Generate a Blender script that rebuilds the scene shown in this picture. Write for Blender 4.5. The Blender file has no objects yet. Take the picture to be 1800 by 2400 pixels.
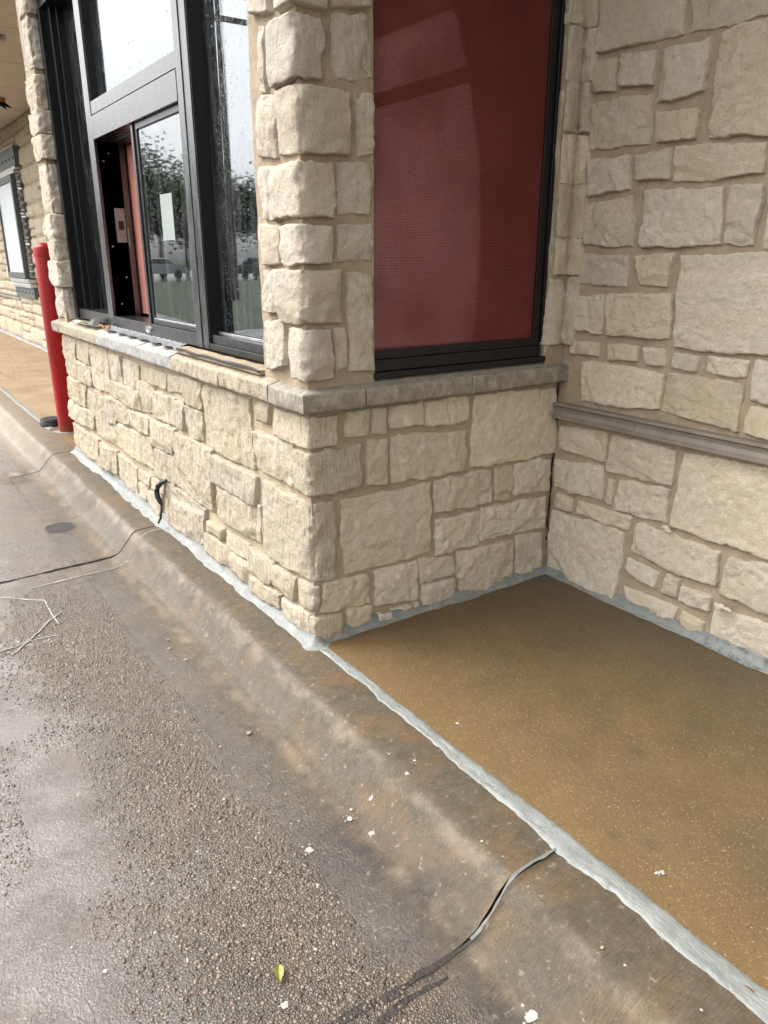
import bpy, bmesh, math, random
import numpy as np
from mathutils import Matrix, Vector
random.seed(7); RNG = np.random.default_rng(11)
S = bpy.context.scene
COL = S.collection

# ------------------------------------------------------------------ camera
cam = bpy.data.cameras.new('camera'); camo = bpy.data.objects.new('camera', cam); COL.objects.link(camo)
cam.sensor_fit = 'HORIZONTAL'; cam.sensor_width = 36.0; cam.lens = 34.9
cam.clip_start = 0.05; cam.clip_end = 3000
camo.location = (2.077, -1.151, 1.30)
camo.rotation_euler = (math.radians(71.173), 0.0, math.radians(55.216))
S.camera = camo

# ------------------------------------------------------------------ sky, sun, exposure
SUN_EL, SUN_AZ = 52.0, 225.0      # degrees; azimuth measured from +x, counter-clockwise (sun stands front-left)
world = bpy.data.worlds.new('World'); S.world = world; world.use_nodes = True
wt = world.node_tree; wt.nodes.clear()
wo = wt.nodes.new('ShaderNodeOutputWorld'); bg = wt.nodes.new('ShaderNodeBackground')
sky = wt.nodes.new('ShaderNodeTexSky'); sky.sky_type = 'NISHITA'; sky.sun_disc = False
sky.sun_elevation = math.radians(SUN_EL); sky.sun_rotation = math.radians(90 - SUN_AZ)
sky.dust_density = 4.0; sky.air_density = 1.0
hs = wt.nodes.new('ShaderNodeHueSaturation'); hs.inputs['Saturation'].default_value = 0.05
tc = wt.nodes.new('ShaderNodeTexCoord'); cn = wt.nodes.new('ShaderNodeTexNoise')
cn.inputs['Scale'].default_value = 2.6; cn.inputs['Detail'].default_value = 6; cn.inputs['Roughness'].default_value = .55
cr = wt.nodes.new('ShaderNodeValToRGB')
cr.color_ramp.elements[0].position = .3; cr.color_ramp.elements[0].color = (.98, .965, .94, 1)
cr.color_ramp.elements[1].position = .72; cr.color_ramp.elements[1].color = (1.32, 1.30, 1.27, 1)
mx = wt.nodes.new('ShaderNodeMix'); mx.data_type = 'RGBA'; mx.blend_type = 'MULTIPLY'; mx.inputs[0].default_value = 1
wt.links.new(sky.outputs[0], hs.inputs['Color']); wt.links.new(tc.outputs['Generated'], cn.inputs['Vector'])
wt.links.new(cn.outputs['Fac'], cr.inputs['Fac']); wt.links.new(hs.outputs[0], mx.inputs[6]); wt.links.new(cr.outputs[0], mx.inputs[7])
wt.links.new(mx.outputs[2], bg.inputs['Color']); wt.links.new(bg.outputs[0], wo.inputs['Surface'])
bg.inputs['Strength'].default_value = 0.15
sl = bpy.data.lights.new('sun', 'SUN'); sl.energy = 0.5; sl.angle = math.radians(40); sl.color = (1, .96, .9)
so = bpy.data.objects.new('sun', sl); COL.objects.link(so)
_e, _a = math.radians(SUN_EL), math.radians(SUN_AZ)
_sv = Vector((math.cos(_e) * math.cos(_a), math.cos(_e) * math.sin(_a), math.sin(_e)))
so.rotation_euler = _sv.to_track_quat('Z', 'Y').to_euler(); so.location = _sv * 30
S.view_settings.view_transform = 'Standard'; S.view_settings.look = 'None'
S.view_settings.gamma = 1; S.view_settings.use_curve_mapping = False
S.view_settings.exposure = 1.55
S.cycles.max_bounces = 7; S.cycles.diffuse_bounces = 3; S.cycles.glossy_bounces = 4; S.cycles.transparent_max_bounces = 10
S.cycles.caustics_reflective = False; S.cycles.caustics_refractive = False

# ------------------------------------------------------------------ helpers
def _h(ix, iy, iz, seed):
    n = (ix.astype(np.int64) * 374761393 + iy.astype(np.int64) * 668265263 + iz.astype(np.int64) * 2147483647 + seed * 974711) & 0xFFFFFFFF
    n = ((n ^ (n >> 13)) * 1274126177) & 0xFFFFFFFF
    n = ((n ^ (n >> 16)) * 2246822519) & 0xFFFFFFFF
    return ((n ^ (n >> 15)) & 0xFFFFFF) / float(0xFFFFFF)
def vnoise(p, sc, seed=0):
    """value noise in [-1,1]; p is (...,3)"""
    q = np.asarray(p, float) * sc; f0 = np.floor(q); f = q - f0; f = f * f * (3 - 2 * f)
    i = f0.astype(np.int64); out = 0
    for dx in (0, 1):
        for dy in (0, 1):
            for dz in (0, 1):
                w = (f[..., 0] if dx else 1 - f[..., 0]) * (f[..., 1] if dy else 1 - f[..., 1]) * (f[..., 2] if dz else 1 - f[..., 2])
                out = out + w * _h(i[..., 0] + dx, i[..., 1] + dy, i[..., 2] + dz, seed)
    return out * 2 - 1
def fbm(p, sc, oct=3, seed=0, gain=.5):
    a, t, s = 1, 0, 0
    for k in range(oct):
        t = t + a * vnoise(p, sc * 2 ** k, seed + k * 17); s += a; a *= gain
    return t / s

def link(name, me, mat=None, parent=None, loc=None, smooth=True):
    o = bpy.data.objects.new(name, me); COL.objects.link(o)
    if mat is not None and not me.materials: me.materials.append(mat)
    if smooth and len(me.polygons): me.polygons.foreach_set('use_smooth', [True] * len(me.polygons))
    w = Vector(loc) if loc is not None else Vector((0, 0, 0))
    if parent is not None: o.parent = parent; w = w - world_of(parent)
    o.location = w
    return o
def world_of(o):
    w = Vector((0, 0, 0))
    while o is not None: w = w + o.location; o = o.parent
    return w
def tag(o, label=None, cat=None, group=None, kind=None):
    if label: o['label'] = label
    if cat: o['category'] = cat
    if group: o['group'] = group
    if kind: o['kind'] = kind
    return o
def empty(name, loc=(0, 0, 0), label=None, cat=None, group=None, kind=None, rz=0):
    o = bpy.data.objects.new(name, None); COL.objects.link(o); o.location = loc; o.rotation_euler = (0, 0, rz)
    o.empty_display_size = .05
    return tag(o, label, cat, group, kind)
def mesh_np(name, V, F):
    me = bpy.data.meshes.new(name); me.from_pydata([tuple(v) for v in V], [], [tuple(f) for f in F]); me.update(); return me
def grid_faces(nu, nv, flip=False):
    """vertices laid out [iu, iv] row-major"""
    F = []
    for i in range(nu - 1):
        for j in range(nv - 1):
            a, b, c, d = i * nv + j, (i + 1) * nv + j, (i + 1) * nv + j + 1, i * nv + j + 1
            F.append((a, d, c, b) if flip else (a, b, c, d))
    return F
class MB:
    """collects simple solids into one mesh"""
    def __init__(s): s.V = []; s.F = []; s.sharp = True
    def box(s, x0, x1, y0, y1, z0, z1, bev=0.0):
        if bev <= 0:
            n = len(s.V)
            s.V += [(x, y, z) for x in (x0, x1) for y in (y0, y1) for z in (z0, z1)]
            s.F += [tuple(n + k for k in f) for f in ((0, 1, 3, 2), (4, 6, 7, 5), (0, 4, 5, 1), (2, 3, 7, 6), (0, 2, 6, 4), (1, 5, 7, 3))]
        else:
            bm = bmesh.new(); bmesh.ops.create_cube(bm, size=1)
            for v in bm.verts:
                v.co = Vector(((x0 + x1) / 2 + v.co.x * (x1 - x0), (y0 + y1) / 2 + v.co.y * (y1 - y0), (z0 + z1) / 2 + v.co.z * (z1 - z0)))
            bmesh.ops.bevel(bm, geom=bm.edges[:], offset=bev, segments=2, affect='EDGES', profile=.5)
            s.add_bm(bm)
        return s
    def add_bm(s, bm):
        n = len(s.V); bm.verts.index_update()
        s.V += [tuple(v.co) for v in bm.verts]; s.F += [tuple(n + v.index for v in f.verts) for f in bm.faces]; bm.free(); return s
    def cyl(s, p0, p1, r0, r1=None, n=16, caps=True):
        r1 = r0 if r1 is None else r1
        p0, p1 = Vector(p0), Vector(p1); d = (p1 - p0).normalized()
        a = d.orthogonal().normalized(); b = d.cross(a); k = len(s.V)
        for p, r in ((p0, r0), (p1, r1)):
            for i in range(n):
                t = 2 * math.pi * i / n; s.V.append(tuple(p + a * math.cos(t) * r + b * math.sin(t) * r))
        for i in range(n):
            j = (i + 1) % n; s.F.append((k + i, k + j, k + n + j, k + n + i))
        if caps: s.F.append(tuple(k + i for i in reversed(range(n)))); s.F.append(tuple(k + n + i for i in range(n)))
        return s
    def tube(s, pts, r, n=8):
        pts = [Vector(p) for p in pts]; k = len(s.V); ref = Vector((.31, .52, .8))
        for i, p in enumerate(pts):
            d = (pts[min(i + 1, len(pts) - 1)] - pts[max(i - 1, 0)]).normalized()
            a = d.cross(ref).normalized(); b = d.cross(a); rr = r[i] if isinstance(r, (list, tuple)) else r
            for j in range(n):
                t = 2 * math.pi * j / n; s.V.append(tuple(p + a * math.cos(t) * rr + b * math.sin(t) * rr))
        for i in range(len(pts) - 1):
            for j in range(n):
                q = (j + 1) % n; s.F.append((k + i * n + j, k + i * n + q, k + (i + 1) * n + q, k + (i + 1) * n + j))
        s.F.append(tuple(k + j for j in range(n))); m = k + (len(pts) - 1) * n; s.F.append(tuple(m + j for j in reversed(range(n))))
        return s
    def lathe(s, c, prof, n=32):
        c = Vector(c); k = len(s.V)
        for r, z in prof:
            for j in range(n):
                t = 2 * math.pi * j / n; s.V.append((c.x + r * math.cos(t), c.y + r * math.sin(t), c.z + z))
        for i in range(len(prof) - 1):
            for j in range(n):
                q = (j + 1) % n; s.F.append((k + i * n + j, k + i * n + q, k + (i + 1) * n + q, k + (i + 1) * n + j))
        m = k + (len(prof) - 1) * n
        s.F.append(tuple(k + j for j in reversed(range(n)))); s.F.append(tuple(m + j for j in range(n)))
        return s
    def build(s, name, mat, parent=None, smooth=False, weld=False):
        me = bpy.data.meshes.new(name); me.from_pydata(s.V, [], s.F)
        me.update()
        bm = bmesh.new(); bm.from_mesh(me); bmesh.ops.recalc_face_normals(bm, faces=bm.faces[:]); bm.to_mesh(me); bm.free()
        o = link(name, me, mat, parent, smooth=smooth)
        if smooth:
            try: me.set_sharp_from_angle(angle=math.radians(38))
            except Exception: pass
        return o

# ------------------------------------------------------------------ materials
class NT:
    def __init__(s, name):
        s.m = bpy.data.materials.new(name); s.m.use_nodes = True; s.t = s.m.node_tree; s.t.nodes.clear()
        s.out = s.t.nodes.new('ShaderNodeOutputMaterial')
    def n(s, t, **kw):
        x = s.t.nodes.new(t)
        for k, v in kw.items():
            if k in x.inputs: s.put(x.inputs[k], v)
            else: setattr(x, k, v)
        return x
    def put(s, inp, v):
        if hasattr(v, 'is_linked') or hasattr(v, 'links'): s.t.links.new(v, inp)
        else: inp.default_value = v
    def pos(s):
        if not hasattr(s, '_p'): s._p = s.t.nodes.new('ShaderNodeNewGeometry').outputs['Position']
        return s._p
    def xyz(s):
        if not hasattr(s, '_x'): s._x = s.n('ShaderNodeSeparateXYZ', Vector=s.pos())
        return s._x
    def map(s, scale=(1, 1, 1), rot=(0, 0, 0), vec=None):
        m = s.n('ShaderNodeMapping'); s.put(m.inputs['Vector'], vec or s.pos()); m.inputs['Scale'].default_value = scale; m.inputs['Rotation'].default_value = rot
        return m.outputs[0]
    def noise(s, sc, det=4, rough=.55, vec=None, dist=0):
        x = s.n('ShaderNodeTexNoise'); s.put(x.inputs['Vector'], vec or s.pos()); x.inputs['Scale'].default_value = sc
        x.inputs['Detail'].default_value = det; x.inputs['Roughness'].default_value = rough; x.inputs['Distortion'].default_value = dist
        return x.outputs['Fac']
    def vor(s, sc, feat='F1', out='Distance', vec=None, rnd=1):
        x = s.n('ShaderNodeTexVoronoi'); x.feature = feat; s.put(x.inputs['Vector'], vec or s.pos()); x.inputs['Scale'].default_value = sc
        x.inputs['Randomness'].default_value = rnd
        return x.outputs[out]
    def ramp(s, fac, stops, interp='LINEAR'):
        x = s.n('ShaderNodeValToRGB'); s.put(x.inputs[0], fac); e = x.color_ramp; e.interpolation = interp
        while len(e.elements) < len(stops): e.elements.new(.5)
        for el, (p, c) in zip(e.elements, stops):
            el.position = p; el.color = (c, c, c, 1) if isinstance(c, (int, float)) else (*c, 1)
        return x.outputs[0]
    def mix(s, fac, a, b, mode='MIX'):
        x = s.n('ShaderNodeMix'); x.data_type = 'RGBA'; x.blend_type = mode; x.clamp_factor = True
        for i, v in ((0, fac), (6, a), (7, b)):
            if isinstance(v, tuple) and len(v) == 3: v = (*v, 1)
            s.put(x.inputs[i], v)
        return x.outputs[2]
    def math(s, op, a, b=0.0, c=0.0, clamp=False):
        x = s.n('ShaderNodeMath'); x.operation = op; x.use_clamp = clamp
        s.put(x.inputs[0], a); s.put(x.inputs[1], b); s.put(x.inputs[2], c); return x.outputs[0]
    def mr(s, v, a, b, c=0.0, d=1.0, smooth=True):
        x = s.n('ShaderNodeMapRange'); x.interpolation_type = 'SMOOTHSTEP' if smooth else 'LINEAR'
        for i, q in enumerate((v, a, b, c, d)): s.put(x.inputs[i], q)
        return x.outputs[0]
    def bump(s, h, dist, strength=1.0, normal=None):
        x = s.n('ShaderNodeBump'); s.put(x.inputs['Height'], h); x.inputs['Distance'].default_value = dist; s.put(x.inputs['Strength'], strength)
        if normal: s.put(x.inputs['Normal'], normal)
        return x.outputs[0]
    def bsdf(s, **kw):
        x = s.n('ShaderNodeBsdfPrincipled')
        for k, v in kw.items():
            k = k.replace('_', ' ')
            if isinstance(v, tuple) and len(v) == 3: v = (*v, 1)
            s.put(x.inputs[k], v)
        s.t.links.new(x.outputs[0], s.out.inputs[0]); return x
    def near(s, x, y, r, z=None):
        """1 at the world point, fading to 0 at distance r"""
        d = s.n('ShaderNodeVectorMath'); d.operation = 'DISTANCE'
        cx = s.n('ShaderNodeCombineXYZ'); s.put(cx.inputs[0], s.xyz().outputs[0]); s.put(cx.inputs[1], s.xyz().outputs[1])
        if z is not None: s.put(cx.inputs[2], s.xyz().outputs[2])
        s.put(d.inputs[0], cx.outputs[0]); d.inputs[1].default_value = (x, y, z or 0)
        return s.mr(d.outputs['Value'], 0.0, r, 1.0, 0.0)

def simple(name, col, rough=.5, metal=0.0, spec=.5, coat=0, noise=0, nscale=40, bump=0, bscale=150):
    m = NT(name); kw = dict(Roughness=rough, Metallic=metal)
    c = col
    if noise: c = m.mix(m.ramp(m.noise(nscale, 5), [(.3, 0.0), (.7, 1.0)]), tuple(x * (1 - noise) for x in col), tuple(min(1, x * (1 + noise)) for x in col))
    kw['Base_Color'] = c
    b = m.bsdf(**kw); b.inputs['Specular IOR Level'].default_value = spec
    if coat: b.inputs['Coat Weight'].default_value = coat; b.inputs['Coat Roughness'].default_value = .12
    if bump: m.put(b.inputs['Normal'], m.bump(m.noise(bscale, 4), bump))
    return m.m

def mat_stone(name, dark, light, yellow, pink=.0, streak=0.0, smin=.74):
    m = NT(name); oi = m.n('ShaderNodeObjectInfo'); r = oi.outputs['Random']
    big = m.noise(7, 5, .6); med = m.noise(38, 6, .65)
    c = m.mix(m.ramp(med, [(.28, 0.0), (.72, 1.0)]), dark, light)
    c = m.mix(m.math('MULTIPLY', m.ramp(big, [(.40, 0.0), (.68, 1.0)]), .85), c, yellow)
    # stone to stone: a grey one, a cream one, an ochre one
    c = m.mix(m.ramp(r, [(0, .0), (.6, .0), (1, .55)]), c, m.mix(.5, yellow, c))
    hv = m.n('ShaderNodeHueSaturation'); m.put(hv.inputs['Color'], c)
    m.put(hv.inputs['Saturation'], m.mr(m.math('FRACT', m.math('MULTIPLY', r, 7.31)), 0, 1, smin, 1.06, False))
    m.put(hv.inputs['Value'], m.mr(m.math('FRACT', m.math('MULTIPLY', r, 3.77)), 0, 1, .86, 1.10, False)); c = hv.outputs[0]
    if pink:
        c = m.mix(m.math('MULTIPLY', m.ramp(m.noise(9, 3), [(.5, 0.0), (.66, 1.0)]), pink), c, (.52, .40, .35))
    pits = m.ramp(m.vor(95, vec=m.pos()), [(.04, 1.0), (.13, 0.0)])
    pm = m.math('MULTIPLY', pits, m.ramp(m.noise(16, 3), [(.56, 0.0), (.68, .8)]))
    c = m.mix(pm, c, tuple(x * .35 for x in dark))
    c = m.mix(m.math('MULTIPLY', m.ramp(m.noise(260, 3, .7), [(.35, 1.0), (.55, 0.0)]), .34), c, tuple(x * .55 for x in dark))
    b = m.bsdf(Base_Color=c, Roughness=.92); b.inputs['Specular IOR Level'].default_value = .25
    hgt = m.math('ADD', m.math('ADD', m.math('MULTIPLY', m.noise(44, 7, .72), .85), m.math('MULTIPLY', m.noise(13, 3, .6), .9)), m.math('MULTIPLY', m.noise(240, 4, .7), .4))
    if streak:
        hgt = m.math('ADD', hgt, m.math('MULTIPLY', m.noise(1, 4, .6, vec=m.map((110, 110, 14))), streak))
    m.put(b.inputs['Normal'], m.bump(m.math('SUBTRACT', hgt, m.math('MULTIPLY', pm, .8)), .0125, 1.0))
    return m.m
# ------------------------------------------------------------------ outlines of the stones, in metres on their walls
R_STONES = [
[(0.136,0.821),(0.226,0.820),(0.221,0.729),(0.128,0.733)],
[(0.239,0.818),(0.298,0.820),(0.298,0.724),(0.239,0.732)],
[(0.315,0.821),(0.453,0.818),(0.454,0.740),(0.315,0.737)],
[(0.467,0.823),(0.670,0.820),(0.671,0.723),(0.470,0.725)],
[(0.699,0.820),(1.136,0.810),(1.161,0.533),(0.688,0.536)],
[(0.218,0.709),(0.301,0.706),(0.298,0.544),(0.213,0.549)],
[(0.319,0.710),(0.668,0.692),(0.667,0.536),(0.316,0.540)],
[(0.525,0.517),(0.801,0.518),(0.809,0.379),(0.517,0.388)],
[(0.823,0.518),(0.918,0.513),(0.919,0.373),(0.823,0.380)],
[(0.926,0.526),(1.133,0.512),(1.138,0.369),(0.922,0.393)],
[(0.103,0.518),(0.501,0.515),(0.504,0.235),(0.117,0.239)],
[(0.525,0.366),(0.744,0.350),(0.747,0.211),(0.525,0.220)],
[(0.752,0.365),(1.124,0.349),(1.123,0.207),(0.755,0.231)],
[(0.634,0.205),(0.937,0.194),(0.947,0.003),(0.655,0.016)],
[(0.956,0.205),(1.105,0.188),(1.116,0.015),(0.964,0.029)],
[(0.246,0.223),(0.440,0.212),(0.443,0.059),(0.249,0.081)],
[(0.446,0.221),(0.618,0.191),(0.624,0.125),(0.462,0.110)],
[(0.466,0.112),(0.625,0.100),(0.629,0.019),(0.464,0.021)],
[(0.028,0.226),(0.216,0.217),(0.223,0.095),(0.014,0.118)],
[(0.121,0.107),(0.230,0.090),(0.229,0.011),(0.119,0.010)],
[(0.260,0.047),(0.317,0.038),(0.317,0.006),(0.256,0.014)],
[(0.321,0.047),(0.447,0.043),(0.448,0.011),(0.321,0.023)],
[(0.103,1.996),(0.233,2.027),(0.233,1.980),(0.105,1.957)],
[(0.102,1.945),(0.229,1.959),(0.245,1.805),(0.111,1.784)],
[(0.180,1.763),(0.249,1.759),(0.248,1.604),(0.192,1.589)],
[(0.119,1.568),(0.236,1.578),(0.235,1.427),(0.115,1.426)],
[(0.111,1.397),(0.242,1.397),(0.242,1.297),(0.108,1.288)],
[(0.141,1.258),(0.237,1.253),(0.241,0.948),(0.146,0.949)],
[(0.090,1.092),(0.134,1.093),(0.143,0.963),(0.096,0.954)]]
B_STONES = [
[(0.051,0.995),(0.187,1.000),(0.193,0.949),(0.056,0.942)],
[(0.228,1.000),(0.370,1.003),(0.367,0.945),(0.239,0.941)],
[(0.389,1.002),(0.482,1.001),(0.480,0.939),(0.400,0.942)],
[(0.115,0.928),(0.493,0.922),(0.483,0.787),(0.132,0.765)],
[(0.507,0.995),(0.613,0.994),(0.612,0.933),(0.515,0.940)],
[(0.641,0.996),(0.788,0.995),(0.786,0.940),(0.644,0.937)],
[(0.503,0.921),(0.783,0.921),(0.781,0.769),(0.490,0.788)],
[(0.807,1.000),(0.895,1.001),(0.917,0.872),(0.812,0.870)],
[(0.815,0.853),(0.941,0.857),(0.958,0.763),(0.799,0.766)],
[(0.035,0.654),(0.267,0.668),(0.268,0.549),(0.035,0.560)],
[(0.292,0.666),(0.575,0.660),(0.579,0.531),(0.281,0.513)],
[(0.016,0.508),(0.262,0.533),(0.274,0.394),(0.023,0.389)],
[(0.292,0.491),(0.325,0.489),(0.320,0.393),(0.286,0.394)],
[(0.352,0.502),(0.567,0.515),(0.570,0.390),(0.335,0.375)],
[(0.044,0.368),(0.129,0.367),(0.126,0.306),(0.035,0.308)],
[(0.157,0.367),(0.425,0.369),(0.413,0.309),(0.149,0.309)],
[(0.602,0.662),(1.000,0.674),(1.053,0.376),(0.583,0.381)],
[(0.018,0.288),(0.405,0.307),(0.387,0.010),(0.018,0.012)],
[(0.454,0.357),(0.785,0.352),(0.790,0.211),(0.435,0.231)],
[(0.422,0.205),(0.565,0.190),(0.562,0.122),(0.421,0.146)],
[(0.597,0.201),(0.656,0.195),(0.651,0.124),(0.582,0.115)],
[(0.662,0.174),(0.786,0.177),(0.781,0.121),(0.660,0.114)],
[(0.420,0.083),(0.664,0.087),(0.648,0.017),(0.439,0.034)],
[(0.679,0.083),(0.775,0.071),(0.767,0.012),(0.686,0.011)],
[(0.825,0.340),(1.054,0.370),(1.087,0.184),(0.808,0.205)],
[(0.800,0.149),(1.091,0.161),(1.115,0.028),(0.789,0.022)],
[(0.064,2.184),(0.400,2.117),(0.410,1.960),(0.071,1.975)],
[(0.420,2.112),(0.771,2.066),(0.791,1.955),(0.432,1.955)],
[(0.067,1.953),(0.157,1.945),(0.160,1.841),(0.064,1.856)],
[(0.169,1.950),(0.317,1.940),(0.316,1.834),(0.188,1.850)],
[(0.343,1.939),(0.512,1.933),(0.513,1.786),(0.336,1.778)],
[(0.545,1.944),(0.793,1.947),(0.848,1.636),(0.536,1.653)],
[(0.058,1.818),(0.322,1.813),(0.325,1.660),(0.067,1.671)],
[(0.339,1.753),(0.498,1.748),(0.503,1.658),(0.349,1.660)],
[(0.064,1.638),(0.250,1.633),(0.264,1.527),(0.082,1.511)],
[(0.279,1.632),(0.416,1.641),(0.421,1.542),(0.295,1.554)],
[(0.430,1.647),(0.739,1.625),(0.741,1.533),(0.434,1.534)],
[(0.081,1.482),(0.276,1.504),(0.307,1.338),(0.074,1.344)],
[(0.328,1.520),(0.621,1.507),(0.635,1.336),(0.336,1.335)],
[(0.639,1.510),(0.749,1.509),(0.745,1.335),(0.645,1.341)],
[(0.765,1.514),(0.893,1.508),(0.926,1.324),(0.776,1.324)],
[(0.063,1.314),(0.294,1.310),(0.285,1.201),(0.070,1.209)],
[(0.311,1.310),(0.477,1.314),(0.459,1.208),(0.340,1.210)],
[(0.055,1.169),(0.206,1.172),(0.201,1.033),(0.065,1.034)],
[(0.213,1.175),(0.489,1.187),(0.499,1.035),(0.216,1.026)],
[(0.497,1.314),(0.906,1.312),(0.958,1.024),(0.512,1.005)]]
F_STONES = [
[(-3.333,0.825),(-2.970,0.823),(-3.086,0.541),(-3.356,0.553)],
[(-2.957,0.824),(-2.656,0.823),(-2.693,0.682),(-3.000,0.700)],
[(-2.999,0.678),(-2.674,0.675),(-2.696,0.561),(-3.059,0.545)],
[(-2.646,0.821),(-2.309,0.813),(-2.291,0.563),(-2.687,0.557)],
[(-2.269,0.795),(-2.012,0.800),(-2.036,0.649),(-2.251,0.658)],
[(-1.996,0.797),(-1.719,0.797),(-1.768,0.655),(-2.017,0.654)],
[(-1.689,0.795),(-1.310,0.798),(-1.332,0.720),(-1.668,0.721)],
[(-1.303,0.799),(-1.080,0.807),(-1.093,0.736),(-1.326,0.718)],
[(-2.246,0.648),(-1.745,0.653),(-1.756,0.552),(-2.293,0.560)],
[(-1.742,0.707),(-1.510,0.714),(-1.568,0.573),(-1.740,0.554)],
[(-1.516,0.694),(-1.238,0.689),(-1.259,0.565),(-1.573,0.557)],
[(-1.234,0.680),(-1.118,0.685),(-1.135,0.564),(-1.252,0.566)],
[(-3.324,0.537),(-2.855,0.540),(-2.932,0.387),(-3.366,0.393)],
[(-2.842,0.542),(-2.516,0.531),(-2.557,0.369),(-2.897,0.386)],
[(-2.508,0.526),(-2.234,0.541),(-2.274,0.395),(-2.534,0.373)],
[(-2.224,0.542),(-1.936,0.549),(-1.973,0.448),(-2.257,0.415)],
[(-1.942,0.532),(-1.631,0.538),(-1.661,0.443),(-1.964,0.450)],
[(-1.616,0.538),(-1.256,0.551),(-1.318,0.412),(-1.642,0.406)],
[(-3.348,0.375),(-2.728,0.377),(-2.804,0.265),(-3.389,0.254)],
[(-2.722,0.365),(-2.226,0.398),(-2.167,0.263),(-2.739,0.258)],
[(-2.213,0.406),(-1.628,0.429),(-1.648,0.268),(-2.129,0.265)],
[(-1.589,0.387),(-1.340,0.405),(-1.340,0.256),(-1.611,0.240)],
[(-3.354,0.219),(-2.712,0.220),(-2.768,0.051),(-3.355,0.068)],
[(-2.688,0.200),(-2.295,0.225),(-2.355,0.076),(-2.724,0.047)],
[(-2.300,0.213),(-1.956,0.208),(-2.000,0.035),(-2.341,0.062)],
[(-1.924,0.205),(-1.711,0.211),(-1.738,0.152),(-1.930,0.137)],
[(-1.705,0.207),(-1.482,0.235),(-1.530,0.167),(-1.723,0.150)],
[(-1.923,0.133),(-1.772,0.143),(-1.826,0.053),(-1.926,0.049)],
[(-1.756,0.120),(-1.547,0.158),(-1.616,0.024),(-1.798,0.038)],
[(-1.124,0.817),(-0.877,0.810),(-0.908,0.697),(-1.123,0.696)],
[(-0.870,0.808),(-0.429,0.817),(-0.413,0.539),(-0.861,0.552)],
[(-1.119,0.680),(-0.911,0.683),(-0.923,0.557),(-1.097,0.546)],
[(-0.360,0.821),(-0.258,0.822),(-0.282,0.746),(-0.359,0.747)],
[(-0.392,0.694),(-0.101,0.711),(-0.119,0.557),(-0.377,0.562)],
[(-1.287,0.534),(-0.808,0.541),(-0.865,0.251),(-1.382,0.276)],
[(-0.805,0.526),(-0.404,0.524),(-0.408,0.410),(-0.821,0.406)],
[(-0.796,0.395),(-0.375,0.409),(-0.377,0.259),(-0.789,0.249)],
[(-1.452,0.253),(-0.952,0.244),(-0.993,0.049),(-1.506,0.026)],
[(-0.948,0.191),(-0.763,0.205),(-0.771,0.156),(-0.950,0.149)],
[(-0.952,0.136),(-0.693,0.146),(-0.697,0.046),(-0.972,0.037)],
[(-0.743,0.205),(-0.521,0.213),(-0.538,0.135),(-0.734,0.138)],
[(-0.677,0.128),(-0.475,0.118),(-0.498,0.031),(-0.684,0.044)],
[(-0.516,0.203),(-0.274,0.220),(-0.302,0.116),(-0.514,0.093)],
[(-0.270,0.211),(-0.110,0.217),(-0.133,0.123),(-0.290,0.120)],
[(-0.472,0.091),(-0.235,0.104),(-0.251,0.039),(-0.488,0.018)],
[(-0.225,0.092),(-0.026,0.106),(-0.028,0.014),(-0.226,0.034)],
[(-0.254,2.051),(-0.129,2.026),(-0.130,1.961),(-0.256,1.984)],
[(-0.206,1.945),(-0.160,1.935),(-0.173,1.763),(-0.214,1.770)],
[(-0.229,1.764),(-0.108,1.745),(-0.125,1.586),(-0.244,1.595)],
[(-0.232,1.568),(-0.155,1.564),(-0.164,1.419),(-0.236,1.418)],
[(-0.246,1.397),(-0.118,1.396),(-0.129,1.285),(-0.261,1.281)],
[(-0.243,1.262),(-0.145,1.267),(-0.159,1.134),(-0.249,1.129)],
[(-0.263,1.101),(-0.125,1.113),(-0.125,0.963),(-0.263,0.944)]]
QUOINS = [(0.709, 0.819, -0.229, 0.102), (0.55, 0.703, -0.104, 0.193), (0.236, 0.526, -0.363, 0.085), (0.118, 0.228, -0.096, 0.019), (0.004, 0.108, -0.02, 0.099), (1.953, 1.996, -0.089, 0.089), (1.772, 1.932, -0.141, 0.073), (1.588, 1.759, -0.109, 0.158), (1.414, 1.562, -0.162, 0.103), (1.283, 1.392, -0.103, 0.09), (1.106, 1.265, -0.152, 0.113), (0.936, 1.091, -0.07, 0.082)]
COLUMN = [(2.067, 2.145, 1.045, 0.048, 1.082), (1.893, 2.045, 1.048, 0.052, 1.098), (1.735, 1.876, 1.055, 0.043, 1.082), (1.565, 1.71, 1.053, 0.046, 1.093), (1.381, 1.546, 1.055, 0.065, 1.071), (1.25, 1.369, 1.054, 0.055, 1.104), (0.987, 1.222, 1.041, 0.057, 1.088)]
JAMB = [(2.624, 2.728, -3.042), (2.354, 2.592, -3.123), (2.144, 2.311, -3.146), (2.011, 2.122, -3.155), (1.868, 1.989, -3.177), (1.568, 1.836, -3.106), (1.406, 1.548, -3.159), (1.282, 1.4, -3.088), (1.133, 1.279, -3.078), (0.938, 1.124, -3.12)]
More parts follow.
